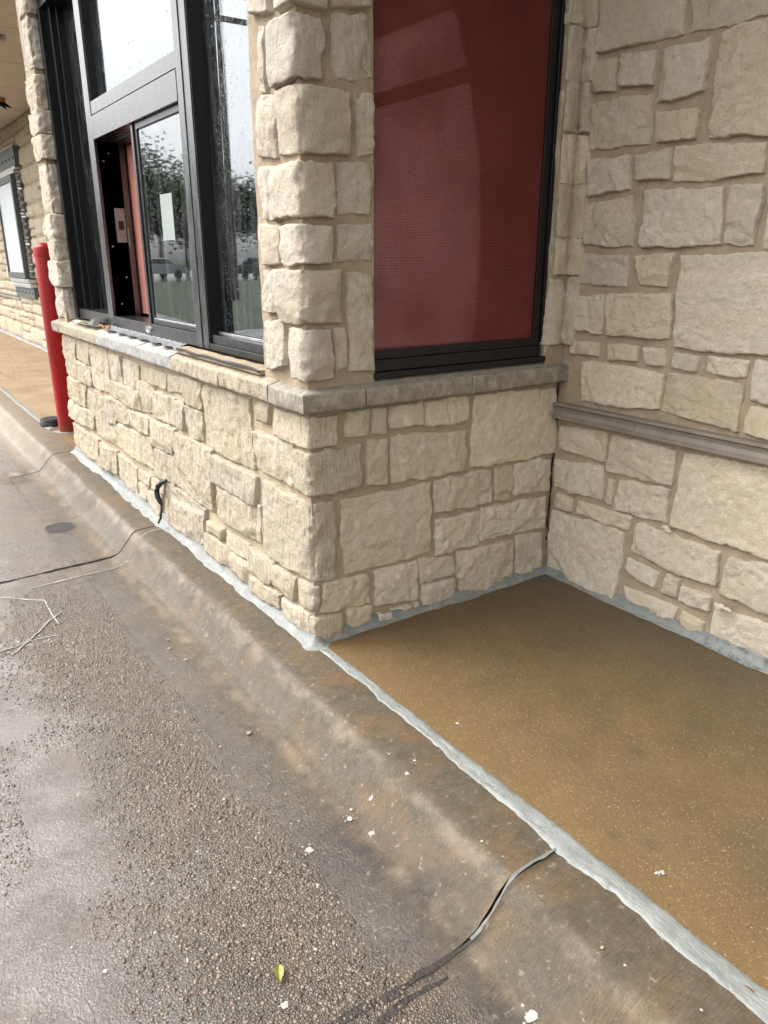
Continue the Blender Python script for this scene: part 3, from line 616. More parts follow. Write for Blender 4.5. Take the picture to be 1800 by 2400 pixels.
def stone_mesh(name, P, quad, h, seed, cell=.0058, edge=.0055, relief=1.0, fold=None, striate=0.0, grow=0.0):
    """one rock-faced stone: quad = TL, TR, BR, BL as (s, z); fold = (sl, sr) when it turns a corner"""
    r = np.random.default_rng(seed)
    q = np.array(quad, float)
    if grow: q = q + np.array([(-1, 1), (1, 1), (1, -1), (-1, -1)]) * grow
    w = (np.linalg.norm(q[1] - q[0]) + np.linalg.norm(q[2] - q[3])) / 2
    hh = (np.linalg.norm(q[3] - q[0]) + np.linalg.norm(q[2] - q[1])) / 2
    nu = int(np.clip(w / cell, 7, 90)); nv = int(np.clip(hh / cell, 7, 76))
    # more rows close to the outline
    def spread(n):
        t = np.linspace(-1, 1, n); return np.sign(t) * (1 - (1 - np.abs(t)) ** 1.25)
    u = spread(nu); v = spread(nv)
    if fold is not None:
        k = -fold[0] / (fold[1] - fold[0]); uf = k * 2 - 1
        i = int(np.clip(np.argmin(abs(u - uf)), 2, nu - 3)); u[i] = uf
    U, Vv = np.meshgrid(u, v, indexing='ij')
    c = r.uniform(.02, .085); cu = c * min(1, hh / w * 1.2); cv = c * min(1, w / hh * 1.2)
    Uo = U * np.sqrt(1 - cu * Vv ** 2 * np.abs(U)); Vo = Vv * np.sqrt(1 - cv * U ** 2 * np.abs(Vv))
    a, b = (Uo + 1) / 2, (Vo + 1) / 2
    st = (q[0] * ((1 - a) * (1 - b))[..., None] + q[1] * (a * (1 - b))[..., None] + q[2] * (a * b)[..., None] + q[3] * ((1 - a) * b)[..., None])
    s, z = st[..., 0], st[..., 1]
    p3 = np.stack([s, z, np.full_like(s, seed * 1.37)], -1)
    jit = .0055 * np.clip(min(w, hh) / .12, .5, 1.2)
    s = s + jit * (1.1 * vnoise(p3, 17, 3) + .55 * vnoise(p3, 48, 5) + .3 * vnoise(p3, 110, 6)); z = z + jit * (1.1 * vnoise(p3, 17, 7) + .55 * vnoise(p3, 48, 9) + .3 * vnoise(p3, 110, 10))
    du = (1 - np.abs(U)) * w / 2; dv = (1 - np.abs(Vv)) * hh / 2
    if fold is not None: pass
    d = np.minimum(du, dv) + .0
    e = edge * (1 + .5 * vnoise(p3, 30, 21))
    t = np.clip(d / np.maximum(e, .003), 0, 1)
    # chiselled facets
    n = int(r.integers(3, 7)); top = np.full_like(s, h); ctr = q.mean(0)
    for _ in range(n):
        ang = r.uniform(0, 2 * np.pi); dirv = np.array([np.cos(ang), np.sin(ang)])
        ext = abs(dirv[0]) * w / 2 + abs(dirv[1]) * hh / 2
        dist = (s - ctr[0]) * dirv[0] + (z - ctr[1]) * dirv[1]
        start = ext * r.uniform(.25, .85); top = np.minimum(top, h - np.maximum(dist - start, 0) * r.uniform(.12, .55) * relief)
    amp = .0038 * relief * np.clip(min(w, hh) / .12, .6, 1.5)
    nz = amp * fbm(p3, 13, 4, 31, .6) * 1.3 + .0042 * relief * fbm(p3, 36, 3, 41, .6)
    rid = 1 - np.abs(vnoise(p3 + .07 * vnoise(p3, 9, 55)[..., None], 15, 51)); nz = nz - .0042 * relief * np.clip(rid - .82, 0, 1) * 5
    if striate: nz = nz + striate * vnoise(np.stack([s * 1.0, z * .16, p3[..., 2]], -1), 75, 61) + .7 * striate * vnoise(np.stack([s, z * .2, p3[..., 2]], -1), 170, 63)
    top = np.maximum(top, h * .6) + nz
    H = -.012 + (top + .012) * (1 - (1 - t) ** 4)
    if fold is not None: H = H - .010 * np.exp(-(s / .012) ** 2) * (.7 + .6 * vnoise(p3, 40, 71)) - .004 * np.exp(-(s / .04) ** 2) * (vnoise(p3, 25, 73) + 1)
    V = P(s, H, z)
    F = grid_faces(nu, nv); V = V.reshape(-1, 3)
    # orientation
    base = P(s, H * 0 + .2, z).reshape(-1, 3); f = F[len(F) // 2 + nv // 2]
    nrm = np.cross(V[f[1]] - V[f[0]], V[f[2]] - V[f[0]])
    if np.dot(nrm, base[f[0]] - V[f[0]]) < 0: F = grid_faces(nu, nv, True)
    o = V.mean(0); return mesh_np(name, V - o, F), o
_seed = [100]
def add_stone(P, quad, h, mat, parent, **kw):
    _seed[0] += 1
    me, o = stone_mesh('stone', P, quad, h, _seed[0], **kw)
    return link('stone', me, mat, parent, loc=Vector(o))

def mortar_panel(name, P, s0, s1, z0, z1, mat, parent, back=.10, cell=.022, hs=0.0, core=True):
    nu = max(4, min(160, int((s1 - s0) / cell))); nv = max(4, min(140, int((z1 - z0) / cell)))
    ln = lambda a, b, n: np.concatenate([[a], np.linspace(a, b, n), [b]])
    s, z = np.meshgrid(ln(s0, s1, nu), ln(z0, z1, nv), indexing='ij'); nu += 2; nv += 2
    p3 = np.stack([s, z, s * 0 + s0], -1)
    H = hs + .005 * fbm(p3, 14, 4, 5, .6)
    edge = np.zeros_like(s, bool); edge[0] = edge[-1] = True; edge[:, 0] = edge[:, -1] = True
    H = np.where(edge, -back, H)
    V = P(s, H, z).reshape(-1, 3); F = grid_faces(nu, nv)
    mid = (nu // 2) * nv + nv // 2
    nrm = np.cross(V[mid + nv] - V[mid], V[mid + 1] - V[mid]); up = P(s, H + .2, z).reshape(-1, 3)[mid] - V[mid]
    if np.dot(nrm, up) < 0: F = grid_faces(nu, nv, True)
    b = [i * nv for i in range(nu)] + [(nu - 1) * nv + j for j in range(1, nv)] + [i * nv + nv - 1 for i in range(nu - 2, -1, -1)] + [j for j in range(nv - 2, 0, -1)]
    F.append(tuple(b))
    return link(name, mesh_np(name, V, F), mat, parent, smooth=False)

# ------------------------------------------------------------------ the building
bld = empty('restaurant_building', (-1.7, 1.0, 0), 'low limestone-faced drive-thru building with a projecting window bay and a recess', 'building')
front = mortar_panel('front_wall', PF, XE, -.004, -.15, ZL + .03, M['mortar_front'], bld, back=.14)
tag(front, 'rough cream stone wall under the service window')
ret = mortar_panel('return_wall', PR, -.004, D + .05, -.15, ZL + .03, M['mortar'], bld, back=.14)
tag(ret, 'short stone wall under the red screened window')
backw = mortar_panel('back_wall', PB, -.06, 4.2, -.15, ZS + .02, M['mortar'], bld, back=.16)
tag(backw, 'tall stone wall of the recess behind the grey rail')
pier = MB().box(XR, -.006, .006, .247, ZL + .02, 4.2).build('corner_pier', M['mortar'], bld)
tag(pier, 'stone corner pier between the service window and the red window')
mortar_panel('mortar_face', PF, XR, .005, ZT - .06, ZS + 1.1, M['mortar'], pier, back=.0, hs=.004)
mortar_panel('mortar_face', PR, -.005, .250, ZT - .06, ZS + 1.1, M['mortar'], pier, back=.0, hs=.004)
jam = MB().box(XE, XL - .004, .004, .30, ZL + .02, 4.2).build('left_pier', M['mortar'], bld)
tag(jam, 'narrow stone pier at the far side of the service window')
mortar_panel('mortar_face', PF, XE, XL, ZT - .06, ZS + 1.1, M['mortar'], jam, back=.01, hs=.012)
strip = MB().box(-.16, -.004, 1.0537, D, ZL + .02, 4.2).build('corner_strip', M['mortar'], bld)
tag(strip, 'narrow stack of stones in the inner corner beside the red window')
mortar_panel('mortar_face', PR, 1.0545, D + .01, ZL, ZS, M['mortar'], strip, back=.03, cell=.012, hs=.013)
MB().box(XE, 0, .004, .30, 2.70, 4.2).build('lintel', M['mortar'], bld)
MB().box(-.2, -.004, .30, D, 2.66, 4.2).build('lintel', M['mortar'], bld)
bw = MB(); bw.box(-3.3, -.003, .003, .10, -.1, ZL - .01); bw.build('wall_core', M['mortar'], front)
# roof, soffits
roof = MB().box(XE - .06, .06, -.08, 2.5, 4.2, 4.32).box(-34, 7, D + .2, 2.5, ZS + .5, ZS + .6).build('roof', M['trim'], bld)
sof = MB().box(.004, 4.4, -.30, D + .3, ZS, ZS + .10).build('soffit', M['soffit'], bld); tag(sof, 'cream soffit over the recess')
sof2 = MB().box(-34, XE - .004, -.02, D + .3, ZS, ZS + .10).build('soffit', M['soffit'], bld); tag(sof2, 'cream soffit beyond the bay')
MB().box(-34, XE - .004, -.05, -.022, ZS - .04, ZS + .45).box(.004, 4.4, -.33, -.302, ZS - .04, ZS + .45).build('fascia', M['trim'], bld)
sj = MB()
for k in range(8): sj.box(-5.35 - 1.22 * k, -5.346 - 1.22 * k, -.015, D, ZS - .0025, ZS + .001)
sj.build('soffit_joint', M['trim'], sof2)
# stones
for q in R_STONES:
    big = abs(q[1][0] - q[0][0]) > .38
    add_stone(PR, q, .013 + .009 * random.random(), M['stone'] if q[0][1] < .9 else M['stone_quoin'], ret if q[0][1] < .9 else pier, relief=.8 if big else 1.1, grow=.0035)
for q in B_STONES:
    big = abs(q[1][0] - q[0][0]) > .3
    add_stone(PB, q, .013 + .010 * random.random(), M['stone'], backw, relief=.85 if big else 1.2, grow=.003)
for q in F_STONES:
    if q[0][1] > .9: add_stone(PF, q, .026 + .006 * random.random(), M['stone_quoin'], pier, striate=.0012, grow=.004)
    else: add_stone(PF, q, .014 + .020 * random.random(), M['stone_front'], front, edge=.006, striate=.0030, cell=.0075, grow=.007)
for z0, z1, sl, sr in QUOINS:
    low = z0 < .8; hq = .022 if low else .030
    if low: add_stone(corner_map(sl, sr), [(sl, z1), (sr, z1), (sr, z0), (sl, z0)], hq, M['stone_front'], ret, fold=(sl, sr), striate=.0010, relief=.6)
    else: add_stone(corner_map(sl, sr), [(sl, z1), (sr, z1), (sr, z0), (sl, z0)], hq + .006 * random.random(), M['stone_quoin'], pier, fold=(sl, sr), relief=.6, grow=.004)
zq = 2.04
for z0, z1 in ((2.045, 2.19), (2.225, 2.36), (2.40, 2.62), (2.65, 2.82), (2.85, 3.05), (3.08, 3.3)):
    sl, sr = -random.uniform(.09, .16), random.uniform(.08, .14)
    add_stone(corner_map(sl, sr), [(sl, z1), (sr, z1), (sr, z0), (sl, z0)], .03, M['stone_quoin'], pier, fold=(sl, sr), relief=.75)
    add_stone(PF, [(-.29, z1), (sl - .02, z1), (sl - .02, z0), (-.29, z0)], .028, M['stone_quoin'], pier)
    add_stone(PR, [(sr + .02, z1), (.245, z1), (.245, z0), (sr + .02, z0)], .022, M['stone_quoin'], pier)
for z0, z1, yl, xr, ya in COLUMN:
    sl, sr = yl - D + .006, xr + .02; z0 -= .0125; z1 += .0125
    add_stone(inner_map(sl, sr), [(sl, z1), (sr, z1), (sr, z0), (sl, z0)], max(.018, min(.030, D - ya)), M['stone'], strip, fold=(sl, sr), relief=.6)
for z0, z1 in ((2.17, 2.36), (2.39, 2.55), (2.58, 2.8), (2.83, 3.04)):
    add_stone(inner_map(-.09, .06), [(-.09, z1), (.06, z1), (.06, z0), (-.09, z0)], .035, M['stone'], strip, fold=(-.09, .06), relief=.6)
jl = list(JAMB)
for k, (z0, z1, xa) in enumerate(jl):
    sl, sr = -(.19 + .05 * random.random()), .095 + .02 * random.random(); z0 -= .009; z1 += .009
    add_stone(jamb_map(sl, sr), [(sl, z1), (sr, z1), (sr, z0), (sl, z0)], .018 + .03 * random.random(), M['stone_quoin'], jam, fold=(sl, sr), relief=1.0, striate=.0016)
for z0, z1 in ((2.76, 2.9), (2.93, 3.1)):
    add_stone(jamb_map(-.2, .09), [(-.2, z1), (.09, z1), (.09, z0), (-.2, z0)], .03, M['stone_quoin'], jam, fold=(-.2, .09), striate=.0016)

def ashlar(P, s0, s1, z0, z1, seed, smin=.16, smax=.48, nu=7, nv=5, hmin=.016, hmax=.03, skip=None, hlo=.10, hhi=.22):
    """random coursed stones for wall that is too far off to pick the pieces apart: one mesh"""
    r = np.random.default_rng(seed); Vs = []; Fs = []; n0 = 0; z = z0
    u, v = np.meshgrid(np.linspace(-1, 1, nu), np.linspace(-1, 1, nv), indexing='ij'); F = grid_faces(nu, nv)
    def one(a, b, c, d):
        nonlocal n0
        if skip and skip((a + b) / 2, (c + d) / 2): return
        s = (a + b) / 2 + u * (b - a) / 2; zz = (c + d) / 2 + v * (d - c) / 2
        p3 = np.stack([s, zz, s * 0 + seed], -1)
        edge = (np.abs(u) > .99) | (np.abs(v) > .99)
        tilt = r.uniform(-.012, .012) * u + r.uniform(-.012, .012) * v
        h = np.where(edge, -.008, r.uniform(hmin, hmax) + tilt + .006 * vnoise(p3, 18, 3))
        s = s + .010 * vnoise(p3, 11, 8); zz = zz + .010 * vnoise(p3, 11, 9)
        V = P(s, h, zz).reshape(-1, 3); Vs.append(V); Fs.extend(tuple(i + n0 for i in f) for f in F); n0 += len(V)
    while z < z1 - .05:
        hgt = r.uniform(hlo, hhi); s = s0
        while s < s1:
            w = r.uniform(smin, smax); e = min(s + w, s1)
            if r.random() < .35 and hgt > .16:
                k = r.uniform(.4, .6); one(s + .007, e - .007, z + .007, z + hgt * k - .007); one(s + .007, e - .007, z + hgt * k + .007, min(z + hgt, z1) - .007)
            else: one(s + .007, e - .007, z + .007, min(z + hgt, z1) - .007)
            s = e
        z += hgt
    V = np.concatenate(Vs)
    f = Fs[len(F) // 2]; nrm = np.cross(V[f[1]] - V[f[0]], V[f[2]] - V[f[0]]); ref = P(np.array([0.]), np.array([1.]), np.array([0.]))[0] - P(np.array([0.]), np.array([0.]), np.array([0.]))[0]
    if np.dot(nrm, ref) < 0: Fs = [tuple(reversed(f)) for f in Fs]
    return V, Fs
V, Fs = ashlar(PB, 1.125, 4.15, .03, .68, 5, nu=12, nv=8); V2, F2 = ashlar(PB, .965, 4.15, .77, ZS, 6, nu=12, nv=8)
Fs = Fs + [tuple(i + len(V) for i in f) for f in F2]; V = np.concatenate([V, V2])
tag(link('stone_facing', mesh_np('stone_facing', V, Fs), M['stone'], backw), kind='stuff')
farw = mortar_panel('far_wall', PB, -34, -3.38, -.15, ZS + .02, M['mortar'], bld, back=.16, cell=.2); tag(farw, 'distant stretch of stone wall behind the red bollard')
V, Fs = ashlar(PB, -20, -8.0, .02, ZS, 9, smin=.30, smax=.95, nu=10, nv=8, hlo=.14, hhi=.30)
tag(link('stone_facing', mesh_np('stone_facing', V, Fs), M['stone_front'], farw), kind='stuff')
MB().box(XE + .002, XE + .05, .02, D, -.15, 4.2).build('end_wall', M['mortar'], bld)

# ------------------------------------------------------------------ the stone ledge (pieces of the building)
ledge = empty('ledge', (0, 0, 0))
ledge.parent = bld; ledge.location = Vector((-1.6, 0, ZL)) - bld.location
tag(ledge, 'projecting cast stone ledge under both windows')
LPROF = [(-.10, ZL), (.018, ZL), (.044, ZL), (.048, ZL + .0015), (.0505, ZL + .005), (.0515, ZL + .020), (.0515, ZL + .040), (.0505, ZL + .056), (.0485, ZL + .0605), (.045, ZL + .0625), (.010, ZL + .071), (-.02, ZL + .081), (-.10, ZL + .090)]
def ledge_piece(P, s0, s1, mat, chisel=.004, fold=False, top=True, label=None, dz=0.0):
    seed = int((s0 + 9) * 100); n = max(10, int((s1 - s0) / .0075)); s = np.linspace(s0 + .003, s1 - .003, n)
    if fold: s[np.argmin(abs(s))] = 0.0
    pr = []
    for i in range(len(LPROF) - 1):                    # finer steps over the visible front
        a, b = np.array(LPROF[i]), np.array(LPROF[i + 1]); k = 3 if 4 <= i <= 6 else (4 if i == 9 else 1)
        for j in range(k): pr.append(a + (b - a) * j / k)
    pr.append(np.array(LPROF[-1])); pr = np.array(pr)
    Sg, _ = np.meshgrid(s, pr[:, 0], indexing='ij'); H = np.repeat(pr[None, :, 0], n, 0); Z = np.repeat(pr[None, :, 1], n, 0) + dz
    p3 = np.stack([Sg, Z, H * .3 + seed], -1)
    face = np.clip((H - .02) / .02, 0, 1)
    sc = np.abs(vnoise(np.stack([Sg + .25 * (Z - ZL), Z * .35, p3[..., 2]], -1), 52, 3))         # scalloped tooling
    H = H + face * (-chisel * 1.5 * sc + chisel * .6 * vnoise(p3, 30, 5) + .004 * vnoise(p3, 7, 6))
    Z = Z + .0015 * vnoise(p3, 35, 11) * (Z > ZL + .05)
    V = P(Sg, H, Z).reshape(-1, 3); m = len(pr); F = grid_faces(n, m)
    F += [tuple(range(m)), tuple((n - 1) * m + j for j in reversed(range(m)))]
    mid = (n // 2) * m + m // 2; nrm = np.cross(V[mid + m] - V[mid], V[mid + 1] - V[mid]); up = P(Sg, H + .2, Z).reshape(-1, 3)[mid] - V[mid]
    if np.dot(nrm, up) < 0: F = [tuple(reversed(f)) for f in F]
    o = V.mean(0)
    ob = link('ledge_stone', mesh_np('ledge_stone', V - o, F), mat, ledge, loc=Vector(o))
    ob.data.set_sharp_from_angle(angle=math.radians(42))
    return tag(ob, label)
ledge_piece(PF, -3.45, -3.262, M['ledge'], label='short grey end piece of the ledge')
ledge_piece(PF, -3.262, -2.333, M['ledge_tan'], dz=.002)
ledge_piece(PF, -2.333, -1.60, M['ledge_white'], dz=.004, label='whitened ledge piece under the sliding sash')
ledge_piece(PF, -1.60, -1.142, M['ledge_white'], dz=.002, label='whitened ledge piece nearest the middle')
ledge_piece(PF, -1.142, -.616, M['ledge_tan'], chisel=.006)
ledge_piece(PF, -.616, -.191, M['ledge_tan'], chisel=.006, dz=.002)
ledge_piece(corner_map(-.191, .182), -.191, .182, M['ledge'], chisel=.003, fold=True, label='grey corner piece of the ledge')
ledge_piece(PR, .186, .645, M['ledge'], chisel=.003, dz=.001)
ledge_piece(PR, .645, 1.166, M['ledge'], chisel=.003)
mj = MB()
for s in (-3.262, -2.333, -1.60, -1.142, -.616, -.191): mj.box(s - .004, s + .004, -.042, .08, ZL + .004, ZL + .066)
for s in (.184, .645): mj.box(-.08, .044, s - .004, s + .004, ZL + .004, ZL + .066)
mj.build('mortar_joint', M['mortar'], ledge)
# core that carries the window frames
MB().box(XE + .02, -.02, .03, .30, ZL + .02, .925).build('sill_bed', M['mortar'], ledge)
MB().box(-.24, -.03, .24, D, ZL + .02, .918).build('sill_bed', M['mortar'], ledge)
# ------------------------------------------------------------------ service window (front wall)
def part(name, mat, parent, *boxes, label=None, smooth=False, bev=.0015):
    b = MB()
    for q in boxes: b.box(*q, bev=bev)
    return tag(b.build(name, mat, parent, smooth=smooth), label)
YF = .05; ZB, ZH = .942, 2.64
win = empty('service_window', (0, 0, 0)); win.parent = bld; win.location = -bld.location
tag(win, 'black framed drive-thru service window with a sliding sash')
part('jamb', M['black'], win, (XL - .002, XL + .075, YF - .012, .19, ZB, ZH), (XL + .078, XL + .135, YF + .03, .19, ZB, ZH), (XL + .138, XL + .165, YF + .06, .19, ZB, ZH), label='deep black jamb beside the far stone pier')
part('mullion', M['alu'], win, (-2.385, -2.335, YF, .19, ZB, ZH), (-2.333, -2.275, YF - .004, .20, ZB, ZH))
part('mullion', M['alu'], win, (-1.047, -.990, YF - .004, .20, ZB, ZH), (-.988, -.925, YF, .19, ZB, ZH))
part('mullion_trim', M['black'], win, (-.924, -.918, YF + .004, .18, ZB, ZH))
part('mullion_trim', M['black'], win, (-2.274, -2.268, YF + .004, .18, 2.06, ZH))
part('transom_bar', M['alu'], win, (-2.273, -1.049, YF - .001, .16, 1.992, 2.052), label='silver transom bar streaked with water')
part('header', M['alu'], win, (-2.273, -1.049, YF - .006, .30, 1.878, 1.986), label='wide silver header over the sliding sash')
part('header_bead', M['alu_dark'], win, (-2.273, -1.049, YF + .002, .15, 1.9863, 1.9917))
part('head_frame', M['alu_dark'], win, (XL, XR, YF - .002, .19, ZH, 2.72))
part('bottom_rail', M['alu_dark'], win, (-2.273, -1.049, YF - .003, .17, ZB, .996), label='dark bottom rail carrying the oval badge')
part('bottom_rail', M['alu_dark'], win, (XL + .077, -2.387, YF, .17, ZB, .998))
part('bottom_rail', M['alu_dark'], win, (-.917, XR + .004, YF, .17, ZB, .966), (-.917, XR + .004, YF + .012, .17, .9665, 1.0))
part('glazing_bead', M['galv'], win, (-.917, XR + .004, .092, .10, 1.0005, 1.012))
part('sill_track', M['alu_dark'], win, (-2.273, -1.71, YF + .02, .28, .972, .9875))
gl = [('transom_pane', 'glass', -2.268, -1.049, .094, 2.053, ZH), ('side_pane', 'glass', -.917, XR + .002, .108, 1.0005, ZH), ('side_pane', 'glass', XL + .166, -2.386, .15, .9985, ZH)]
for nm, mt, x0, x1, y, z0, z1 in gl:
    tag(part(nm, M[mt], win, (x0, x1, y, y + .006, z0, z1), bev=0), {'transom_pane': 'tall pane above the transom bar reflecting the sky'}.get(nm, 'rain-spotted pane nearest the corner pier' if x0 > -1 else 'dark rain-spotted pane beside the far pier'))
# sliding sash: frame and pane
sash = part('sliding_sash', M['alu_dark'], win, (-1.70, -1.672, YF + .008, .085, .997, 1.877), (-1.670, -1.640, YF + .016, .085, .997, 1.877), (-1.639, -1.05, YF + .012, .085, 1.850, 1.876), (-1.639, -1.05, YF + .012, .085, .9975, 1.018), (-1.066, -1.05, YF + .014, .085, 1.0185, 1.8495), label='sliding sash with a paper notice, pushed half open')
part('sash_pane', M['glass_sash'], sash, (-1.639, -1.067, .072, .078, 1.0185, 1.8495), bev=0)
part('sash_bead', M['galv'], sash, (-1.639, -1.068, YF + .0145, .0715, 1.0187, 1.0245))
note = part('paper_notice', M['paper'], None, (-1.42, -1.272, .0700, .0712, 1.375, 1.565), bev=0)
tag(note, 'blank pale paper notice taped to the sliding sash pane', 'notice')
# reveals of the open hatch
part('reveal', M['black'], win, (-2.285, -2.275, .06, .172, .9885, 1.8775), label='black reveal of the open hatch')
part('reveal', M['black'], win, (-2.2735, -1.71, .12, .21, 1.865, 1.8775))
rv = MB()
for y, z in ((.085, 1.78), (.115, 1.82), (.085, 1.36), (.14, 1.20), (.10, 1.06)): rv.cyl((-2.276, y, z), (-2.2715, y, z), .006, .0045, 8)
rv.build('screw', M['steel'], win)
lk = part('strike_plate', M['plate'], win, (-2.2748, -2.2715, .112, .166, 1.38, 1.553), label='grey steel strike plate in the open hatch')
part('strike_hole', M['black'], lk, (-2.2718, -2.2706, .127, .155, 1.445, 1.49), bev=0)
part('latch', M['plate'], lk, (-2.2725, -2.262, .170, .178, 1.36, 1.455))
# badge
bd = MB(); n = 40
def ell(r, y): return [(-1.682 + .040 * r * math.cos(2 * math.pi * i / n), y, .9675 + .0175 * r * math.sin(2 * math.pi * i / n)) for i in range(n)]
rings = [ell(1.0, YF - .003), ell(1.0, YF - .0085), ell(.80, YF - .0085), ell(.78, YF - .006)]
for r_ in rings: bd.V += r_
for k in range(3):
    for i in range(n): bd.F.append((k * n + i, k * n + (i + 1) % n, (k + 1) * n + (i + 1) % n, (k + 1) * n + i))
bd.F.append(tuple(3 * n + i for i in range(n)))
bdo = bd.build('badge', M['steel'], win); tag(bdo, 'small oval metal badge on the bottom rail')
em = MB()
for dz, w in ((-.0045, .017), (.0, .022), (.0045, .017)): em.box(-1.682 - w, -1.682 + w, YF - .0085, YF - .006, .9675 + dz - .0011, .9675 + dz + .0011)   # worn, unreadable relief
em.build('badge_relief', M['steel'], bdo)
# raindrops that hang on the panes: real beads of water
def drops(name, x0, x1, y, z0, z1, n, parent, seed):
    r = np.random.default_rng(seed); Vs = []; Fs = []; k = 0
    ring = 6
    for _ in range(n):
        x = r.uniform(x0, x1); z = z0 + (z1 - z0) * r.random(); rad = r.uniform(.0010, .0024) * (1.0 if r.random() < .85 else 1.5); el = r.uniform(1, 1.9)
        if vnoise(np.array([[x, z, seed]]), 5, 3)[0] < r.uniform(-.6, .5): continue
        for j in range(ring):
            t = 2 * math.pi * j / ring; Vs.append((x + rad * math.cos(t), y, z + el * rad * math.sin(t)))
        for j in range(ring):
            t = 2 * math.pi * j / ring; Vs.append((x + .6 * rad * math.cos(t), y - .5 * rad, z + .6 * el * rad * math.sin(t) - .1 * rad))
        Vs.append((x, y - .65 * rad, z - .15 * rad))
        for j in range(ring):
            q = (j + 1) % ring; Fs.append((k + j, k + q, k + ring + q, k + ring + j)); Fs.append((k + ring + j, k + ring + q, k + 2 * ring))
        k += 2 * ring + 1
    return tag(link(name, mesh_np(name, Vs, Fs), M['drop'], parent), kind='stuff')
md = NT('water_bead'); g_ = md.n('ShaderNodeBsdfGlossy'); g_.inputs['Roughness'].default_value = .03; t_ = md.n('ShaderNodeBsdfTransparent'); t_.inputs['Color'].default_value = (.75, .8, .8, 1)
f_ = md.n('ShaderNodeFresnel'); f_.inputs['IOR'].default_value = 1.5; mm_ = md.n('ShaderNodeMixShader'); md.put(mm_.inputs[0], f_.outputs[0]); md.put(mm_.inputs[1], t_.outputs[0]); md.put(mm_.inputs[2], g_.outputs[0])
md.t.links.new(mm_.outputs[0], md.out.inputs[0]); M['drop'] = md.m
drops('raindrops', -.90, XR - .01, .1078, 1.02, 2.3, 700, win, 3)
drops('raindrops', -2.75, -2.40, .1498, 1.0, 2.6, 900, win, 5)
drops('raindrops', -2.2, -1.1, .0938, 2.06, 2.55, 200, win, 8)
# the room behind
room = empty('interior', (0, 0, 0)); room.parent = bld; room.location = -bld.location
part('interior_wall', M['dark_in'], room, (XE + .06, -1.82, 2.42, 2.47, 0, .30), (-1.82, -.17, 2.42, 2.47, 0, 2.9), (XE + .06, XE + .1, .31, 2.42, 0, 2.9), (-.19, -.165, 1.16, 2.42, 0, 2.9), (XE + .06, -.17, .31, 2.47, 2.85, 2.9), bev=0)
part('interior_floor', M['dark_in'], room, (XE + .06, -.17, .31, 2.42, -.05, 0), bev=0)
part('added_back_window', M['added_frost'], room, (XE + .1, -1.82, 2.45, 2.452, .30, 2.85), bev=0)  # added unseen opening, gives the pale light pattern behind the red screen
part('added_beam', M['dark_in'], room, (XE + .1, -1.82, 2.40, 2.448, 2.385, 2.47), bev=0)  # added bar, draws the dark band across that light pattern
part('interior_panel', M['pink_in'], room, (-2.60, -1.72, .215, .222, 1.005, 1.862), bev=0, label='salmon panel seen through the open hatch')
part('counter', M['dark_in'], room, (XE + .1, -2.3, .31, .60, .80, .90), bev=.003)

# ------------------------------------------------------------------ red screened window (return wall)
rw = empty('red_window', (0, 0, 0)); rw.parent = bld; rw.location = -bld.location
tag(rw, 'black framed window covered by a red woven screen')
Y0, Y1 = .252, 1.052
part('frame', M['black'], rw, (-.075, -.012, 1.000, 1.036, 1.0095, 2.66), (-.075, -.004, 1.037, 1.0535, .99, 2.66), (-.075, -.028, Y0 - .004, .2615, 1.0095, 2.66), label='black jambs of the red screened window')
part('bottom_frame', M['black'], rw, (-.075, -.012, Y0 - .004, 1.036, .978, 1.009), (-.075, -.004, Y0 - .002, 1.0365, .938, .9775))
part('head_frame', M['black'], rw, (-.075, -.004, Y0, 1.053, 2.6605, 2.70))
part('sill', M['black'], rw, (-.075, .010, Y0 - .006, 1.130, .9165, .9372), label='black sill pan reaching past the frame')
part('red_screen', M['mesh'], rw, (-.0205, -.0195, .250, .9995, 1.0095, 2.66), bev=0, label='red woven screen stretched behind the pane')
part('pane', M['glass_red'], rw, (-.0265, -.0235, .2500, .9998, 1.0092, 2.66), bev=0)
bead = MB(); pts = []
for k in range(40): pts.append((.000 + .003 * math.sin(k * 1.3), 1.063 + .004 * math.sin(k * .77), .95 + k * .055))
bead.tube(pts, [.0135 + .003 * math.sin(k * 2.1) for k in range(40)], 8)
wb = bead.build('window_sealant', M['sealant_cream'] if 'sealant_cream' in M else M['ledge_tan'], rw, smooth=True); tag(wb, 'cream sealant line down the right side of the red window')
# ------------------------------------------------------------------ details on the ledge
bedm = MB()
bed = mortar_panel('mortar_bed', lambda s, h, z: np.stack([s, z, h + .928 - .35 * (z < -.005)*0], -1), -1.16, -.31, -.022, .048, M['mortar'], ledge, back=.012, cell=.008, hs=.004)
tag(bed, 'crumbled mortar bed under the near sidelight')
fl = MB(); k = 0
for i in range(46):
    x = -2.34 + i * .026; y0 = -.012 + .010 * math.sin(i * .9) + .008 * random.random(); zz = .9335 + .002 * math.sin(i * 2.3)
    fl.V += [(x, y0, zz - .006), (x, .022, zz + .001), (x, .046, zz + .008)]
for i in range(45):
    for j in range(2): a = i * 3 + j; fl.F.append((a, a + 3, a + 4, a + 1))
tag(fl.build('flashing', M['flash'], ledge, smooth=True), 'wet grey flashing tape along the sliding window')
blk = MB(); pts = [(-1.10 + i * .08, -.026 + .004 * math.sin(i * 2.2), .9315 + .003 * math.sin(i * 1.7)) for i in range(11)]; blk.tube(pts, [.006, .005, .007, .005, .006, .005, .006, .008, .007, .006, .004], 7)
tag(blk.build('backer_rod', M['rubber'], ledge, smooth=True), 'dark backer rod lying in the open joint')
